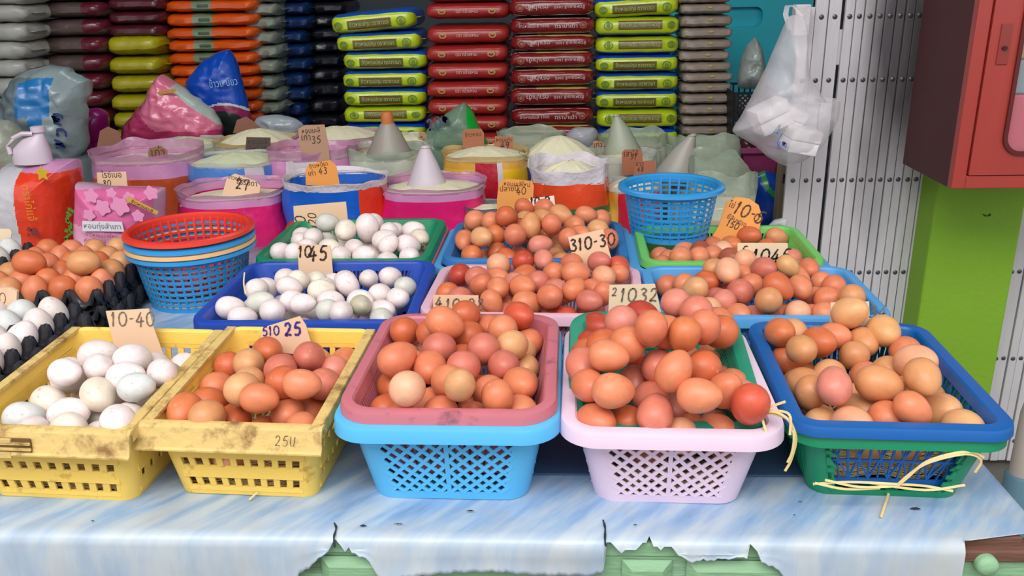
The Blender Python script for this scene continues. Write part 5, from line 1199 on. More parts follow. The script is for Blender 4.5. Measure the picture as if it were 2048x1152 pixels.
# blue triangular bag
bt = [sackmat('royal_blue_bag', '0a47b4', rough=.3), sackmat('dark_print', '22302c'), sackmat('wine_print', '8d2b58'), mat('white_line', 'c9ced4', rough=.4)]
def z3(p):
    X, Yp = pxof(p[0], p[1], 3.08); r = math.hypot((X-458)/1.0, (Yp-262)/1.0)
    return 1 if r < 46 else (2 if r < 58 else (3 if r < 62 else 0))
o, b_ = puffy('triangular_bag', [(366,290),(367,180),(374,160),(392,140),(408,120),(436,103),(460,98),(472,120),(482,150),(492,190),(502,230),(508,290)], 3.08, .13, bt, 'royal blue bag with pointed top and round print before the orange stack', 'bag', z3, wr=.008, n=44, fr=14, seed=3, sub=20)
pedestal(o, b_, px2m(138, atY(440, 290, 3.08)), 3.08, bt[0], d_=.055)
m = MB(); f = at_px(o, b_, 3.08, .075); p0 = f(446, 164); put_text(m, 'ข้าวเหนียว', 0, 0, px2m(58, atY(446, 164, 3.0)), lambda a, b: (p0[0]+a, p0[1], p0[2]+b), rot=.10, hs=1.4); m.build('lettering', mat('sky_ink', '8fb4dc', rough=.4), o, smooth=False)
# purple packet behind
o, b_ = puffy('purple_packet', [(168,300),(168,240),(172,218),(196,214),(214,226),(216,300)], 2.88, .12, [sackmat('purple_packet', '8a1466')], 'purple packet between the crinkled bag and the pink cone bag', 'packet', wr=.005, seed=4); pedestal(o, b_, px2m(46, atY(190, 300, 2.88)), 2.88, MATS['purple_packet'], d_=.05)
# green film bag top
gf = [film('sage_bag_film', '7d9d86', .75), sackmat('bright_green_film', '17a53a', rough=.2)]
o, b_ = puffy('film_bag', [(846,310),(848,268),(862,250),(880,236),(905,218),(928,203),(945,222),(958,250),(974,282),(976,312)], 2.72, .13, gf, 'sage green film bag with a bright green corner in front of the red stack', 'bag', lambda p: 1 if pxof(p[0], p[1], 2.72)[0] > 931+(pxof(p[0], p[1], 2.72)[1]-205)*.12 and pxof(p[0], p[1], 2.72)[0] < 952+(pxof(p[0], p[1], 2.72)[1]-215)*.35 else 0, wr=.008, n=20, fr=14, seed=5, sub=9)
pedestal(o, b_, px2m(120, atY(905, 312, 2.72)), 2.72, gf[0])
m = MB(); f = at_px(o, b_, 2.72, .075); p0 = f(880, 252); scrawl(m, '20*', -.035, -.015, .032, lambda a, b: (p0[0]+a, p0[1], p0[2]+b), .006, rot=.3); m.build('lettering', mat('slate_ink', '44566b', rough=.5), o, smooth=False)
# loose clear and white film tops behind the sacks
def wisp(outline, Y, th, mm, lab, seed):
    o, b_ = puffy('film_wrap', outline, Y, th, [mm], lab, 'plastic film', wr=.012, n=10, fr=16, seed=seed)
    xs_ = [p[0] for p in outline]; pedestal(o, b_, px2m((max(xs_)-min(xs_))*.8, atY(xs_[0], max(p[1] for p in outline), Y)), Y, mm, d_=th*.4)
wisp([(508,300),(508,246),(520,231),(556,228),(594,236),(606,252),(600,300)], 2.98, .10, film('bluish_film', 'aab4bd', .8), 'crumpled bluish white film behind the tall price card', 7)
wisp([(1128,300),(1132,268),(1148,254),(1190,254),(1197,270),(1186,300)], 2.98, .09, film('white_film2', 'bdbfc6', .85), 'crumpled white film before the maroon stack', 8)
wisp([(992,290),(996,262),(1010,254),(1030,262),(1092,268),(1094,292)], 2.98, .08, mat('slate_film', '5d6c72', rough=.3), 'slate coloured film edge below the red stack', 9)
wisp([(-60,420),(-60,270),(-10,238),(20,240),(40,262),(62,330),(84,420)], 2.30, .14, film('clear_bag_film', 'a7ab98', .6), 'clear bag with orange tip at the far left edge', 10)
# ------------------------------------------------------------------ flat fronted sacks at the left
def flat_bag(name, outline, Y, th, mats, label, zone, seed, n=16, wr=.004, fr=14):
    o, b_ = puffy(name, outline, Y, th, mats, label, 'sack', zone, n=44, wr=wr, fr=fr, seed=seed, sub=22)
    return o, b_
fb = [sackmat('scarlet_front', 'e23f22', rough=.2, bscale=34), sackmat('silver_white_panel', 'c6c4c9', rough=.25, bscale=34), sackmat('beige_side', '9c8f7e', rough=.35), M_lil]
def z4(p):
    X, Yp = pxof(p[0], p[1], 2.08); xe = 65+(Yp-322)*.15; xw = 18+(Yp-330)*.17
    return 2 if X < xw else (1 if X < xe else (3 if Yp < 336 else 0))
o, b_ = flat_bag('printed_sack', [(-40,560),(-46,340),(20,326),(66,322),(110,318),(150,318),(156,340),(158,420),(160,560)], 2.08, .20, fb, 'scarlet and silver white printed sack standing behind the left egg tray', z4, 11, n=30)
m = MB()
f = at_px(o, b_, 2.08, .108); p0 = f(84, 347); s_ = px2m(16, atY(84, 347, 2.08))
star = [(p0[0]+s_*(1 if i % 2 == 0 else .5)*math.sin(math.pi*i/5), p0[1], p0[2]+s_*(1 if i % 2 == 0 else .5)*math.cos(math.pi*i/5)) for i in range(10)]
m.add(star+[p0], [(i, (i+1) % 10, 10) for i in range(10)]); m.build('gold_star', mat('gold_star', 'c9a52b', rough=.35), o, smooth=False)
m = MB(); p0 = f(60, 405); put_text(m, 'ตราไก่แจ้', 0, 0, px2m(70, atY(60, 400, 2.08)), lambda a, b: (p0[0]-b, p0[1]-.002, p0[2]+a), rot=math.pi, hs=1.1); m.build('lettering', mat('orange_ink', 'd98a1c', rough=.4), o, smooth=False)
m = MB(); p0 = f(70, 463); n = 12
for (dx, dz, r_) in ((0, 0, .010), (-.012, .006, .006), (-.016, -.008, .004)): m.add([(p0[0]+dx+r_*math.cos(2*math.pi*i/n), p0[1]-.002, p0[2]+dz+r_*math.sin(2*math.pi*i/n)) for i in range(n)], [tuple(range(n))])
m.build('bird_print', mat('bird_ink', '7c2d2c', rough=.5), o, smooth=False)
m = MB(); rnd = random.Random(5)
for k in range(22):
    p0 = f(138+rnd.uniform(-5, 5)+3*math.sin(k), 418+k*3.6); r_ = rnd.uniform(.004, .007); a0 = rnd.uniform(0, 6)
    m.add([(p0[0]+r_*(1.0 if i % 2 else .5)*math.cos(a0+2*math.pi*i/8), p0[1]-.0015, p0[2]+r_*(1.0 if i % 2 else .5)*math.sin(a0+2*math.pi*i/8)) for i in range(8)], [tuple(range(8))])
m.build('leaf_print', mat('leaf_green', '3f8f2c', rough=.4), o, smooth=False)
pf = [sackmat('pink_flower_sack', 'e070a4', rough=.18, bscale=34, var=.16), sackmat('pale_pink_lower', 'e8a6c4', rough=.18, bscale=34), sackmat('clear_edge_band', 'c79ab4', rough=.2)]
def z5(p):
    X, Yp = pxof(p[0], p[1], 2.0)
    return 2 if (Yp < 372 or X > 322) else (1 if (Yp > 440 and Yp - 440 > (X-180)*.1) else 0)
o, b_ = flat_bag('printed_sack', [(150,545),(152,420),(154,364),(180,366),(210,372),(300,374),(330,376),(330,460),(322,545)], 1.99, .14, pf, 'pink flower printed sack with white lettering behind the brown egg tray', z5, 12, n=30)
f = at_px(o, b_, 1.99, .076)
rnd = random.Random(8)
for (x, y, r_) in ((182,392,15),(205,415,17),(240,412,20),(258,395,12),(302,386,15),(276,432,13),(178,430,13),(222,386,11)):
    m = MB(); p0 = f(x, y); R_ = px2m(r_, atY(x, y, 1.99)); a0 = rnd.uniform(0, 6)
    m.add([(p0[0]+R_*(.86+.14*math.cos(5*(t-a0)))*math.cos(t), p0[1], p0[2]+R_*(.86+.14*math.cos(5*(t-a0)))*math.sin(t)) for t in [2*math.pi*i/30 for i in range(30)]], [tuple(range(30))])
    m.build('flower_print', mat('flower_pale', 'e896bd', rough=.25), o, smooth=False)
m = MB(); p0 = f(205, 453); w_ = px2m(76, atY(200, 450, 1.99)); m.add([(p0[0]-w_*.54, p0[1], p0[2]-.011), (p0[0]+w_*.54, p0[1], p0[2]-.013), (p0[0]+w_*.52, p0[1], p0[2]+.011), (p0[0]-w_*.5, p0[1], p0[2]+.014)], [(0,1,2,3)]); m.build('white_label', mat('white_label', 'e3dfe4', rough=.3), o, smooth=False)
m = MB(); put_text(m, 'หอมทุ่งสำเภา', 0, 0, w_*.95, lambda a, b: (p0[0]+a, p0[1]-.001, p0[2]+b), rot=-.04, hs=1.0); m.build('lettering', mat('grey_ink', '7a7f86', rough=.5), o, smooth=False)
m = MB()
for k, (y, ww) in enumerate(((470, 62), (482, 66), (492, 50))): q0 = f(203, y); put_text(m, ['ข้าวหอมมะลิใหม่', 'คัดพิเศษ ๑๐๐', 'น้ำหนักสุทธิ'][k], 0, 0, px2m(ww, atY(200, y, 1.99)), lambda a, b: (q0[0]+a, q0[1]-.001, q0[2]+b), rot=-.08)
m.build('lettering', mat('dark_pink_ink', 'a8256c', rough=.4), o, smooth=False)
m = MB(); p0, p1 = f(254, 396), f(316, 426); ribbon(m, [(p0[0], p0[2]), (p1[0], p1[2])], .013, lambda a, b: (a, p0[1]-.0012, b)); m.build('gold_strip', mat('gold_strip', 'd0a24a', rough=.35), o, smooth=False)
m = MB(); put_text(m, 'ข้าวหอมมะลิ', (p0[0]+p1[0])/2, (p0[2]+p1[2])/2, .052, lambda a, b: (a, p0[1]-.0022, b), rot=math.atan2(p1[2]-p0[2], p1[0]-p0[0]), hs=.9); m.build('lettering', mat('black_ink', '2a1d1a', rough=.5), o, smooth=False)
# ------------------------------------------------------------------ scoops cut from jugs, cones
def cone_scoop(name, xb, yb, yt, wb, Y, mm, label, lean=0.0, tip=None, tipw=.014, ridge=True):
    base = atY(xb, yb, Y); top = atY(xb, yt, Y); h = top.z-base.z; r = px2m(wb, base)/2
    root = tag(empty(name, (base.x, Y, base.z-.012)), label, 'scoop')
    prof = [(r, 0), (r*1.02, .012), (r*.98, .03), (r*.80, h*.32+.012), (r*.52, h*.66+.012), (tipw, h*.93+.012), (tipw*.95, h*.95+.012), (tipw, h*.955+.012), (tipw*.95, h+.006), (tipw*.6, h+.012)]
    m = MB(); L = []
    for rr, z in prof: L.append([(rr*math.cos(t) + lean*z*z/h, rr*math.sin(t)*.85, z) for t in [2*math.pi*j/28 for j in range(28)]])
    m.rings(L, 0, False, True); o = m.build('scoop_cone', mm, root); s_ = o.modifiers.new('t', 'SOLIDIFY'); s_.thickness = .0015
    if ridge:
        m = MB(); m.tube([(-.1*r+lean*z*z/h, -rr*.85*1.0, z) for rr, z in prof[2:6]], [.006, .005, .004, .003], 6); m.build('handle_ridge', mm, root)
    if tip:
        m = MB(); m.lathe([(tipw*1.3, h*.93), (tipw*1.35, h+.012), (tipw*1.1, h+.026), (0, h+.028)], 16, c=(lean*h, 0, 0)); m.build('cap', tip, root)
    return root
sc_m = mat('milky_scoop', 'cfc3cc', rough=.35, alpha=.90, bump=.1); sc_g = mat('smoky_scoop', '9c948a', rough=.4, alpha=.9, bump=.1)
cone_scoop('jug_scoop', 855, 384, 291, 84, Y1_, sc_m, 'milky white cut jug scoop standing in the magenta sack', tipw=.013, ridge=False)
cone_scoop('rice_cone', 780, 320, 234, 96, Y2_-.02, sc_g, 'smoky plastic cone with orange cap in the clear sack', tip=mat('orange_cap', 'c4703c', rough=.5), tipw=.013, ridge=False)
cone_scoop('rice_cone', 1246, 310, 228, 74, Y2_+.08, mat('sage_scoop', 'a5ab98', rough=.4, alpha=.92), 'pale sage plastic cone in front of the right blue and yellow stack', lean=-.16, tipw=.010, ridge=False)
cone_scoop('rice_cone', 1352, 352, 268, 84, Y2_-.05, mat('greige_scoop', 'a9a59c', rough=.4, alpha=.94), 'greige plastic cone leaning right behind the blue colander', lean=.30, tipw=.012, ridge=False)
# white jug at the left
P = atY(76, 322, 2.08); jm = mat('white_jug', 'cdbfcb', rough=.35)
jr = tag(empty('jug', (P.x, 2.06, P.z)), 'white plastic jug with loop handle on the scarlet printed sack', 'jug')
h = atY(76, 262, 2.08).z-P.z; r = px2m(76, P)/2
m = MB(); L = []
for rr, z, dx in ((r, 0, 0), (r*1.0, h*.25, 0), (r*.92, h*.5, .002), (r*.6, h*.8, .014), (r*.32, h*.92, .026), (r*.30, h*1.12, .028)):
    L.append([(dx+rr*math.cos(t), rr*.75*math.sin(t), z) for t in [2*math.pi*j/24 for j in range(24)]])
m.rings(L, 0, True, True); m.build('jug_body', jm, jr)
m = MB(); m.tube([(.020, -.012, h*.98), (-.002, -.018, h*1.0), (-.026, -.02, h*.86), (-.040, -.024, h*.6), (-.036, -.026, h*.35)], .0055, 8); m.build('handle', jm, jr)
m = MB(); m.lathe([(r*.36, h*1.02), (r*.36, h*1.18), (r*.3, h*1.2), (0, h*1.2)], 18, c=(.028, 0, 0)); m.build('cap', jm, jr)
# ------------------------------------------------------------------ price cards
card_c = {'tan': mat('tan_card', 'e3bf9d', rough=.75, var=.05), 'pale': mat('pale_card', 'e6cfae', rough=.75, var=.05), 'orange': mat('orange_card', 'e79a4a', rough=.6, var=.06), 'brown': mat('brown_card', '8a5f4b', rough=.8, var=.1),
          'white': mat('white_card', 'ecdcd4', rough=.6), 'dim': mat('dim_card', 'b08a70', rough=.8, var=.08), 'dark': mat('dark_card', '55453a', rough=.8, var=.1), 'box': mat('box_card', 'a58672', rough=.85, var=.1), 'rust': mat('rust_card', 'a8684a', rough=.8, var=.08)}
inks = {'k': mat('black_marker', '32231f', rough=.5), 'p': mat('purple_marker', '3c2a86', rough=.5), 'b': mat('brown_marker', '4d2b1c', rough=.5), 'g': mat('grey_marker', '6f6358', rough=.6)}
def card(poly, Y, col_, label, writes=(), ink='k', lean=.22, name='price_card', th=.0016, cat='price card', z_at=None):
    """poly = picture pixels of the card's corners; the card leans back from its lowest edge at depth Y"""
    yb = max(p[1] for p in poly); xb = sum(p[0] for p in poly)/len(poly); P0 = atY(xb, yb, Y)
    n = Vector((0, -1, lean)).normalized(); U = Vector((1, 0, 0)); V = n.cross(U)*-1
    if V.z < 0: V = -V
    def onp(x, y):
        d = ray(x, y); t = (P0-CAMP).dot(n)/d.dot(n); q = CAMP+d*t-P0; return q.dot(U), q.dot(V)
    q = [onp(*p) for p in poly]
    root = empty(name, P0); tag(root, label, cat)
    to3 = lambda a, b, o=0.0: tuple(U*a + V*b + n*o)
    m = MB(); k = len(q); m.add([to3(a, b, th/2) for a, b in q] + [to3(a, b, -th/2) for a, b in q], [tuple(range(k)), tuple(range(2*k-1, k-1, -1))] + [(i, (i+1) % k, k+(i+1) % k, k+i) for i in range(k)])
    m.build('card_sheet', card_c[col_], root, smooth=False)
    if writes:
        m = MB(); pl = lambda a, b: to3(a, b, th/2+.0008)
        for w_ in writes:
            s_, x, y, hp = w_[:4]; ang = w_[4] if len(w_) > 4 else 0; a, b = onp(x, y); a2, b2 = onp(x+10, y); sc = math.hypot(a2-a, b2-b)/10
            wdk = w_[5] if len(w_) > 5 else .11
            if any(ord(c) > 300 for c in s_): put_text(m, s_, a, b, hp*sc, pl, rot=RAD(ang), hs=1.15)
            else: scrawl(m, s_, a, b, hp*sc*1.06, pl, hp*sc*wdk, rot=RAD(ang))
        m.build('price_writing', inks[ink], root, smooth=False)
    return root
D = lambda B, f: (B.c + Matrix.Rotation(B.ang, 3, 'Z') @ Vector((0, B.ln/2*f, 0))).y
card([(212,622),(298,617),(306,650),(328,712),(232,706)], D(BY1, .80), 'tan', 'tan price card 10-40 leaning on the back of the left yellow crate', [('10-40', 224, 651, 26, 0, .10)], 'g', .1)
card([(514,700),(526,655),(600,632),(612,650),(630,712)], D(BY2, .80), 'tan', 'tan price card 5 10 25 in purple standing in the right yellow crate', [('510', 526, 671, 17, 4, .16), ('25', 570, 671, 24, 4, .18)], 'p', .1)
card([(867,590),(957,591),(959,660),(865,660)], D(BR, .93), 'tan', 'tan price card 4 10.28 behind the eggs of the rose basket', [('4', 871, 614, 21, 0, .14), ('10.28', 892, 620, 23, 0, .12)], 'g', .0)
card([(1219,570),(1310,568),(1322,625),(1322,660),(1215,660)], D(BLI, .93), 'pale', 'pale price card 2 10 32 behind the tall heap of red brown eggs', [('2', 1223, 591, 16, 0, .14), ('10', 1240, 602, 26, 0, .12), ('32', 1277, 602, 26, 0, .12)], 'g', .0)
card([(1661,605),(1738,603),(1741,690),(1658,690)], D(BB, .90), 'pale', 'pale price card 1: 10-34 behind the top egg of the strong blue basket', [('1:10-34', 1664, 634, 24, 0, .11)], 'g', .0)
card([(595,488),(661,491),(668,566),(599,566)], D(BRW, .78), 'tan', 'tan price card 10 45 standing in the royal blue basket of duck eggs', [('10', 598, 514, 21, 0, .15), ('45', 617, 520, 27, 0, .14)], 'k', .12)
card([(1136,474),(1206,458),(1222,514),(1232,545),(1152,545)], D(BP2, .80), 'tan', 'tan price card 3 10-30 standing at the right of the pale pink basket', [('310-30', 1141, 503, 22, 9, .16)], 'k', .15)
card([(1475,486),(1575,486),(1577,552),(1475,552)], D(BS2, .93), 'pale', 'pale price card S 10 15 behind the sky blue basket eggs', [('5', 1482, 510, 18, 0, .14), ('1045', 1504, 525, 27, 0, .13)], 'k', .0)
card([(1420,480),(1438,450),(1452,404),(1472,394),(1498,397),(1517,410),(1524,432),(1516,470),(1505,500),(1420,500)], D(BN3, .70), 'orange', 'orange many sided card 10-50 and 150 in the grass green basket', [('ไข่', 1464, 408, 12, -25), ('10-5', 1466, 425, 24, -24, .13), ('0', 1506, 440, 14, -20, .14), ('ยี่สิบฟอง', 1474, 440, 42, -27), ('150', 1452, 451, 12, -22, .16)], 'b', .25)
card([(587,412),(692,403),(699,470),(692,500),(592,500)], D(BG3, .84), 'tan', 'large tan card 50 520 written sideways behind the green basket of duck eggs', [('50', 612, 460, 19, 90, .12), ('520', 634, 460, 15, 90, .12)], 'b', .12)
card([(1058,398),(1108,391),(1113,432),(1060,436)], D(BB3, .88), 'white', 'white card with rounded corners behind the highest back row brown egg', [('10-0', 1061, 411, 15, 4, .2)], 'k', .05)
card([(0,457),(20,458),(24,464),(18,500),(-40,502),(-40,457)], 1.66, 'pale', 'blank pale card at the left edge behind the far left eggs')
card([(-30,575),(22,574),(36,582),(34,622),(28,640),(-30,640)], 1.27, 'tan', 'thick tan card with a round 0 wrapped in film at the left edge', [('0', 2, 606, 20, 0, .06)], 'b', .1, th=.006)
card([(86,489),(214,492),(222,520),(80,520)], 1.64, 'box', 'brown cardboard flap with 4 N written behind the left brown egg tray', [('4', 112, 514, 17, 0, .2), ('N', 142, 512, 13, 0, .2)], 'b', .3)
card([(596,258),(610,250),(649,249),(657,290),(662,342),(606,342)], Y2_-.10, 'dim', 'tall dim tan card 35 in the pink sack', [('หอมมะลิ', 622, 261, 36, 4, .14), ('เก่า', 612, 273, 18, 0), ('35', 624, 287, 13, 4, .12)], 'k', .1)
card([(612,370),(611,338),(618,328),(660,320),(672,330),(679,365),(678,372)], Y1_-.06, 'orange', 'orange card 43 standing in the cobalt blue sack', [('ข้าวเหนียว', 637, 329, 38, 10), ('43', 638, 348, 12, 3, .12), ('เก่า', 624, 345, 14, 4)], 'b', .05)
card([(443,394),(454,356),(470,347),(512,362),(521,372),(518,396)], Y1_-.02, 'tan', 'tan card 27 with rounded top in the magenta sack behind the colanders', [('ข้าวกล้อง', 474, 356, 34, -14), ('ธรรมดา', 494, 366, 40, -8), ('27', 471, 377, 19, -6, .12)], 'k', .12)
card([(194,345),(252,343),(256,378),(196,378)], 2.1, 'tan', 'small tan card 80 between the pink printed sack and the orange sack', [('ไรซ์เบอ', 223, 348, 40, 0), ('80', 207, 372, 11, 0, .12)], 'k', .05)
card([(493,274),(541,275),(541,316),(490,316)], Y3_-.16, 'dark', 'dark grey brown card 25 on the orange sack', [('หอมมะลิ', 515, 283, 38, 0), ('ใหม่ 25', 516, 297, 36, 0)], 'k', .15)
card([(925,264),(934,258),(962,257),(968,266),(968,296),(926,296)], Y2_+.06, 'rust', 'faded rust card at the back of the golden sack', [('ข้าวหอม', 946, 268, 32, 5)], 'b', .1)
card([(990,272),(1027,274),(1026,306),(989,305)], Y2_+.03, 'rust', 'rust brown card 49 at the right back of the golden sack', [('หอมเก่า', 1008, 279, 30, -1), ('49', 1001, 297, 12, 0, .14)], 'k', .1)
card([(994,397),(998,364),(1014,357),(1064,362),(1068,372),(1066,398),(1060,420),(994,420)], 1.98, 'orange', 'tan orange card 40 behind the highest back row brown eggs', [('หอมมะลิใหม่', 1034, 367, 52, -3), ('ปลายปี', 1018, 376, 36, 2), ('40', 1033, 389, 13, 3, .11)], 'b', .1)
card([(1135,336),(1140,327),(1178,326),(1186,334),(1184,352),(1136,352)], Y1_+.10, 'pale', 'pale slip with smudged black writing in the orange and white sack', [('หอมมะลิ', 1161, 333, 46, -3)], 'k', .15)
card([(1184,306),(1186,282),(1198,281),(1212,290),(1216,306),(1210,324)], Y2_+.12, 'dim', 'dim tan card 44 left of the sage cone', [('เก่า', 1196, 288, 16, 0), ('44', 1198, 301, 9, 0, .15)], 'b', .1)
card([(1077,302),(1078,292),(1120,283),(1142,276),(1148,296),(1140,304)], Y2_+.14, 'dim', 'long slanting dim slip behind the peak of rice', [('ข้าวหอมนิล', 1112, 293, 56, 14)], 'b', .1)
card([(1244,350),(1244,304),(1250,299),(1280,299),(1285,306),(1286,350)], Y2_-.10, 'rust', 'rust brown card in the milky sack, left one of two', [('เสาไห้', 1262, 306, 28, 0), ('37', 1260, 318, 9, 0, .14)], 'b', .1)
card([(1266,358),(1270,324),(1310,320),(1312,358)], Y2_-.16, 'rust', 'film wrapped rust card in front of the sage cone, right one of two', [('ขาว', 1279, 328, 16, 0), ('48', 1274, 343, 9, 0, .14)], 'b', .1)
card([(836,300),(838,262),(856,270),(870,290),(874,318),(838,318)], Y3_-.04, 'dim', 'slanting dim card right of the cone with orange cap', [('หอมปทุม', 853, 286, 34, -48), ('สุรินทร์', 856, 300, 26, -48)], 'b', .1)
card([(296,310),(298,296),(322,292),(334,300),(336,316),(300,318)], Y2_-.02, 'brown', 'small brown card in the lilac film of the burnt orange sack', [('เก่า', 316, 303, 26, 0)], 'b', .15)
card([(194,295),(200,262),(216,253),(236,262),(246,286),(250,300)], 2.56, 'brown', 'round topped brown card behind the burnt orange sack', (), 'b', .1)
card([(466,266),(474,240),(492,233),(508,243),(526,264),(520,272)], 2.90, 'brown', 'round topped brown card in front of the royal blue bag', (), 'b', .1)
# ------------------------------------------------------------------ hanging carrier bag with foam boxes
HY = 2.03
hb_f = mat('carrier_film', 'e6e1e6', rough=.3, alpha=.42, bump=.6, bscale=18, spec=.6)
o, b_ = puffy('carrier_bag', [(1462,262),(1478,240),(1500,200),(1530,140),(1556,80),(1572,40),(1582,30),(1610,32),(1612,70),(1612,130),(1624,160),(1645,190),(1654,208),(1682,196),(1676,240),(1664,262),(1640,300),(1612,320),(1576,334),(1548,322),(1510,292),(1478,274)], HY, .15, [hb_f], 'translucent white carrier bag of foam boxes hanging from the gate bracket', 'bag', wr=.011, n=16, fr=15, seed=13, sub=6, edge=.1)
bagroot, bb = o, b_
m = MB(); p = lambda x, y, dy=0: (lambda q: (q.x-bb.x, q.y-bb.y+dy, q.z-bb.z))(atY(x, y, HY))
m.tube([p(1580, 60), p(1578, 30, .03), p(1588, 14, .06), p(1602, 14, .06), p(1611, 32, .03), p(1611, 62)], .006, 8, flat=.4); m.build('handle_loop', hb_f, bagroot)
m = MB(); q0 = p(1545, 262, -.066)
scrawl(m, 'A', -.016, .006, .024, lambda a, b: (q0[0]+a, q0[1], q0[2]+b), .0018, rot=-.3); ribbon(m, [(-.002,-.012),(.006,.006),(.012,.010)], .0016, lambda a, b: (q0[0]+a, q0[1], q0[2]+b)); scrawl(m, '8*', -.004, -.03, .016, lambda a, b: (q0[0]+a, q0[1], q0[2]+b), .0018, rot=.2)
m.build('blue_scribble', mat('blue_ballpoint', '4a5fae', rough=.5), bagroot, smooth=False)
foam = mat('white_foam', 'f2eeee', rough=.6, bump=.08)
def foam_box(x, y, wp, hp, rot, dy, lab, tilt=.3):
    P = atY(x, y, HY+dy); w_ = px2m(wp, P)/2; h_ = px2m(hp, P)/2; r = tag(empty('foam_box', P), lab, 'box', 'foam boxes in the carrier bag'); r.rotation_euler = (tilt, RAD(rot), .2)
    m = MB(); m.cbox(-w_, w_, -.03, .03, -h_, -.0004, .003); m.build('tray_half', foam, r)
    m = MB(); m.cbox(-w_*1.02, w_*1.02, -.031, .031, .0004, h_, .003); m.build('lid_half', foam, r)
foam_box(1600, 278, 62, 50, 12, -.02, 'bright foam box low at the right in the carrier bag', .1)
foam_box(1540, 232, 66, 52, -24, -.005, 'foam box at the upper left in the carrier bag', .0)
foam_box(1575, 232, 56, 44, 20, .012, 'foam box behind the others in the carrier bag', .2)
# ------------------------------------------------------------------ black crates with clear packets, far right
bc = plastic('black_crate_plastic', '1b1c22', rough=.5)
for k in range(3):
    P = atY(1505, 210+k*62, 3.1); hh = px2m(60, P); ww = px2m(92, P)
    r = tag(empty('crate', (P.x, 3.2, P.z-hh/2)), 'black lattice crate by the turquoise panel, %s of the stack' % ['topmost', 'second', 'lowest'][k], 'crate', 'black crates')
    B = Basket(ww, .30, hh*.98, .006, .012, rimw=.004); B.v0, B.v1 = .06, .92
    m = MB(); B.band(m, 0, .06); B.band(m, .92, 1); B.corners(m, .06, .92); m.build('shell', bc, r)
    for sd in (0, 3):
        m = MB(); B.diamond(m, sd, .06, .92, .018, .017, .006, split=False); m.build('side_panel', bc, r, smooth=False)
    for sd in (1, 2):
        m = MB(); B.slats(m, sd, .06, .92, .02, .006); m.build('side_panel', bc, r, smooth=False)
    m = MB(); B.floor(m, .03); m.build('base_grid', bc, r, smooth=False)
    cz = P.z-hh/2
    for j in range(3):
        o, b2 = puffy('clear_packet', [(1476+j*22, 225+k*62), (1478+j*22, 196+k*62), (1490+j*22, 188+k*62), (1500+j*22, 200+k*62), (1500+j*22, 226+k*62)], 3.2, .10, [film('packet_film', 'b9bfbe', .7)], 'clear packet in the %s black crate, %s' % (['topmost', 'second', 'lowest'][k], ['left', 'middle', 'right'][j]), 'packet', wr=.006, seed=30+j+k*3)
P = atY(1505, 160, 3.15)
o, b2 = puffy('clear_packet', [(1474,178),(1478,130),(1492,92),(1510,72),(1522,90),(1530,130),(1528,178)], 3.2, .14, [film('packet_film2', 'a8b2ae', .85)], 'large crumpled clear packet piled on the black crates', 'packet', wr=.014, n=12, fr=26, seed=44)
# crate support
cs = atY(1505, 210+2*62, 3.1); ch = px2m(60, cs)
m = MB(); m.cbox(cs.x-.12, cs.x+.12, 3.02, 3.38, 0, cs.z-ch/2-.001, .01); tag(m.build('storage_box', mat('dark_box_wood', '33302f', rough=.8), smooth=False), 'dark wooden box carrying the black crates', 'box')
# plum bag, magenta tray and blue bag at the right end of the sacks
o, b_ = puffy('plum_bag', [(1462,345),(1470,285),(1484,272),(1506,282),(1530,300),(1552,325),(1556,346)], 2.62, .12, [sackmat('plum_shiny', '3f2028', rough=.2)], 'shiny dark plum bag below the carrier bag', 'bag', wr=.008, n=10, seed=15)
P = atY(1518, 350, 2.5)
mg = plastic('magenta_tray_plastic', '8e3560'); B = Basket(px2m(96, P), .16, .075, .012, .012, rimw=.004); B.v0, B.v1 = .1, .75
r = tag(empty('magenta_tray', (atY(1518, 345, 2.5).x, 2.56, atY(1518, 347, 2.5).z)), 'dusty magenta plastic tray under the plum bag', 'tray')
m = MB(); B.band(m, 0, .3); B.band(m, .3, 1); B.corners(m, .1, .75); m.build('shell', mg, r)
m = MB(); B.rim(m, .008, .012); m.build('rim', mg, r)
o, b_ = puffy('blue_bag', [(1502,470),(1506,350),(1530,340),(1554,346),(1560,400),(1556,470)], 2.46, .10, [sackmat('deep_blue_bag', '1244a8'), sackmat('green_swirl', '2f8f4c')], 'deep blue bag with green swirl under the magenta tray', 'bag', lambda p: 1 if abs(math.hypot(pxof(p[0], p[1], 2.46)[0]-1560, pxof(p[0], p[1], 2.46)[1]-350)-38) < 5 else 0, wr=.005, n=20, seed=16, sub=9)
pedestal(o, b_, px2m(50, atY(1530, 470, 2.46)), 2.46, MATS['deep_blue_bag'], d_=.05)
# wooden board edge beside the gate
P = atY(1566, 420, 2.3); m = MB(); m.cbox(P.x-.016, P.x+.016, 2.3, 2.34, 0, atY(1566, 320, 2.3).z, .003); tag(m.build('wooden_post', mat('dusty_wood', '8a7a66', rough=.8, var=.2, scale=14, bump=.2, stretch=(1, 1, .15)), smooth=False), 'dusty wooden post left of the silver gate', 'post')
# clear scrap of film lying on the green basket's back rim
P = atY(1560, 440, D(BN3, 1.02)); o, b_ = puffy('film_scrap', [(1535,452),(1548,440),(1566,436),(1577,438),(1574,454)], P.y+.01, .02, [film('scrap_film', 'c7cccb', .5)], 'small scrap of clear film behind the grass green basket', 'plastic film', wr=.004, seed=50)
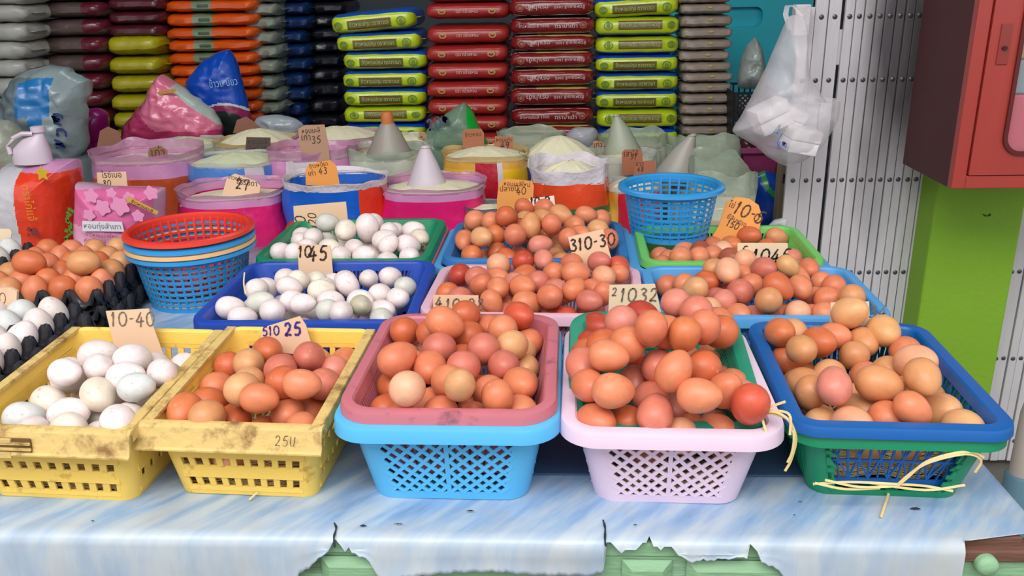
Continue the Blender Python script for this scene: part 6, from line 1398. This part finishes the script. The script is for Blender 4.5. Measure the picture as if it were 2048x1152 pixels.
# ------------------------------------------------------------------ straw
straw_m = mat('dry_straw', 'dcc48a', rough=.7, var=.25, scale=30)
def straw_bed(B, n, label, seed, z0=.006, hmax=.03):
    m = MB(); rnd = random.Random(seed); hw, hl = B.dims(0)[0]-.008, B.dims(0)[1]-.008
    for _ in range(n):
        x, y = rnd.uniform(-hw, hw), rnd.uniform(-hl, hl); a = rnd.uniform(0, math.pi); L = rnd.uniform(.015, .045); z = z0+rnd.uniform(0, hmax); pts = []
        if rnd.random() < .6: y = -hl+rnd.uniform(0, .01); a = rnd.gauss(0, .35)
        for k in range(4):
            s_ = (k/3-.5)*2*L; pts.append((max(-hw, min(hw, x+s_*math.cos(a+.3*k/3))), max(-hl, min(hl, y+s_*math.sin(a))), z+.004*math.sin(k*1.7+x*99)))
        for p, q in zip(pts[:-1], pts[1:]): m.bar(p, q, .0020, .0007, (0, .3, 1))
    o = m.build('straw_bedding', straw_m, smooth=False); o.location = B.root.location; o.location.z = B.base; o.rotation_euler = (0, 0, B.ang)
    tag(o, label, 'straw', kind='stuff'); return o
straw_bed(BY1, 480, 'dry straw bedding in the left yellow crate', 1); straw_bed(BY2, 480, 'dry straw bedding in the right yellow crate', 2)
straw_bed(BB, 600, 'dry straw bedding in the strong blue basket', 3, hmax=.035); straw_bed(BLI, 160, 'dry straw bedding in the lilac basket', 4)
def straws(name, label, paths, wd=.0026):
    m = MB()
    for pts in paths:
        q = catmull([tuple(p) for p in pts], 5) if len(pts) > 2 else [np.array(p) for p in pts]
        for a, b in zip(q[:-1], q[1:]): m.bar(a, b, wd, .0008, (0, -1, .6))
    o = m.build(name, straw_m, smooth=False); return tag(o, label, 'straw')
yf = BLI.c.y-BLI.ln/2; A = lambda x, y, Y: tuple(atY(x, y, Y))
straws('straw_tuft', 'bent straws hanging over the right corner of the lilac basket', [[A(1521,823,yf+.02), A(1545,812,yf+.015), A(1571,803,yf+.01)], [A(1521,824,yf+.02), A(1528,850,yf+.012), A(1534,868,yf+.006)],
    [A(1522,823,yf+.02), A(1550,824,yf+.01), A(1572,835,yf), A(1584,850,yf-.004), A(1592,880,yf-.004), A(1582,920,yf-.004), A(1570,942,yf-.003)], [A(1524,826,yf+.02), A(1555,830,yf+.01), A(1578,842,yf), A(1588,872,yf-.006), A(1584,905,yf-.006), A(1575,925,yf-.005)], [A(1526,822,yf+.02), A(1560,822,yf+.008), A(1580,832,yf-.002), A(1580,870,yf-.008)]])
yg = BB.c.y-BB.ln/2+.006
straws('loose_straw', 'long loose straws caught across the front of the broken green basket', [[A(1626,968,yg), A(1700,964,yg-.004), A(1790,968,yg-.004), A(1850,972,yg-.004), A(1906,982,yg-.004)], [A(1790,975,yg-.004), A(1815,955,yg-.006), A(1850,925,yg-.007), A(1900,908,yg-.007), A(1945,904,yg-.006), A(1968,915,yg-.003)],
    [A(1792,972,yg-.004), A(1822,946,yg-.006), A(1860,924,yg-.008), A(1930,908,yg-.007), A(1962,920,yg-.003), A(1950,945,yg-.002)], [A(1650,960,yg-.003), A(1720,974,yg-.005), A(1800,972,yg-.004)], [A(1630,966,yg-.002), A(1690,978,yg-.004), A(1760,976,yg-.004)], [A(1740,966,yg-.003), A(1850,980,yg-.005), A(1930,970,yg-.003)]])
P0 = atz(1778, 985, T+.006); P1 = atz(1762, 1034, T+.005)
straws('table_straw', 'single straw lying on the vinyl in front of the broken basket', [[tuple(P0), tuple(P1)]], .003)
P0 = atz(514, 985, T+.008); P1 = atz(498, 1000, T+.004); straws('table_straw', 'short straw sticking out of the right yellow crate', [[tuple(P0), tuple(P1)]], .0022)
P0 = atY(489, 545, D(BRW, -.1)); P1 = atY(491, 588, D(BRW, -.3)); straws('upright_straw', 'pale straw upright at the left of the royal blue basket', [[tuple(P0), tuple((P0+P1)/2+Vector((-.002, 0, 0))), tuple(P1)]], .0022)
# dirty feather tufts stuck on a duck egg
fm = mat('dirty_feather', '6e5a48', rough=.8)
for (x, y, sd) in ((848, 488, 1), (836, 497, 2)):
    P = atY(x, y, D(BG3, -.35)); m = MB(); rnd = random.Random(sd)
    for k in range(14): a = rnd.uniform(0, 6.28); q = Vector((math.cos(a)*.006, -.002, math.sin(a)*.005)); m.bar(P, P+q, .0012, .0005, (0, -1, 0))
    tag(m.build('feather_tuft', fm, smooth=False), 'dark feather tuft stuck by the right eggs of the back row green basket, %s one' % ('upper' if sd == 1 else 'lower'), 'feather')

# painted pipe at the right end
P = atY(2034, 960, 1.7); m = MB(); m.lathe([(.030, P.z-.5), (.030, P.z+.0), (.027, P.z+.004), (.027, P.z+.10), (.0255, P.z+.12)], 24); m2 = MB()
pr = tag(empty('painted_pipe', (P.x+.02, 1.72, 0)), 'off white pipe with grey blue base standing right of the table', 'pipe')
m = MB(); m.lathe([(0, .001), (.034, .001), (.034, P.z), (.030, P.z+.006), (0, P.z+.006)], 24); m.build('pipe_base', mat('pipe_blue', '5d8194', rough=.6, var=.2), pr)
m = MB(); m.lathe([(0, P.z+.006), (.027, P.z+.006), (.026, P.z+.15), (.020, P.z+.19), (0, P.z+.19)], 24); m.build('pipe_top', mat('pipe_white', 'bdb3aa', rough=.6, var=.15), pr)
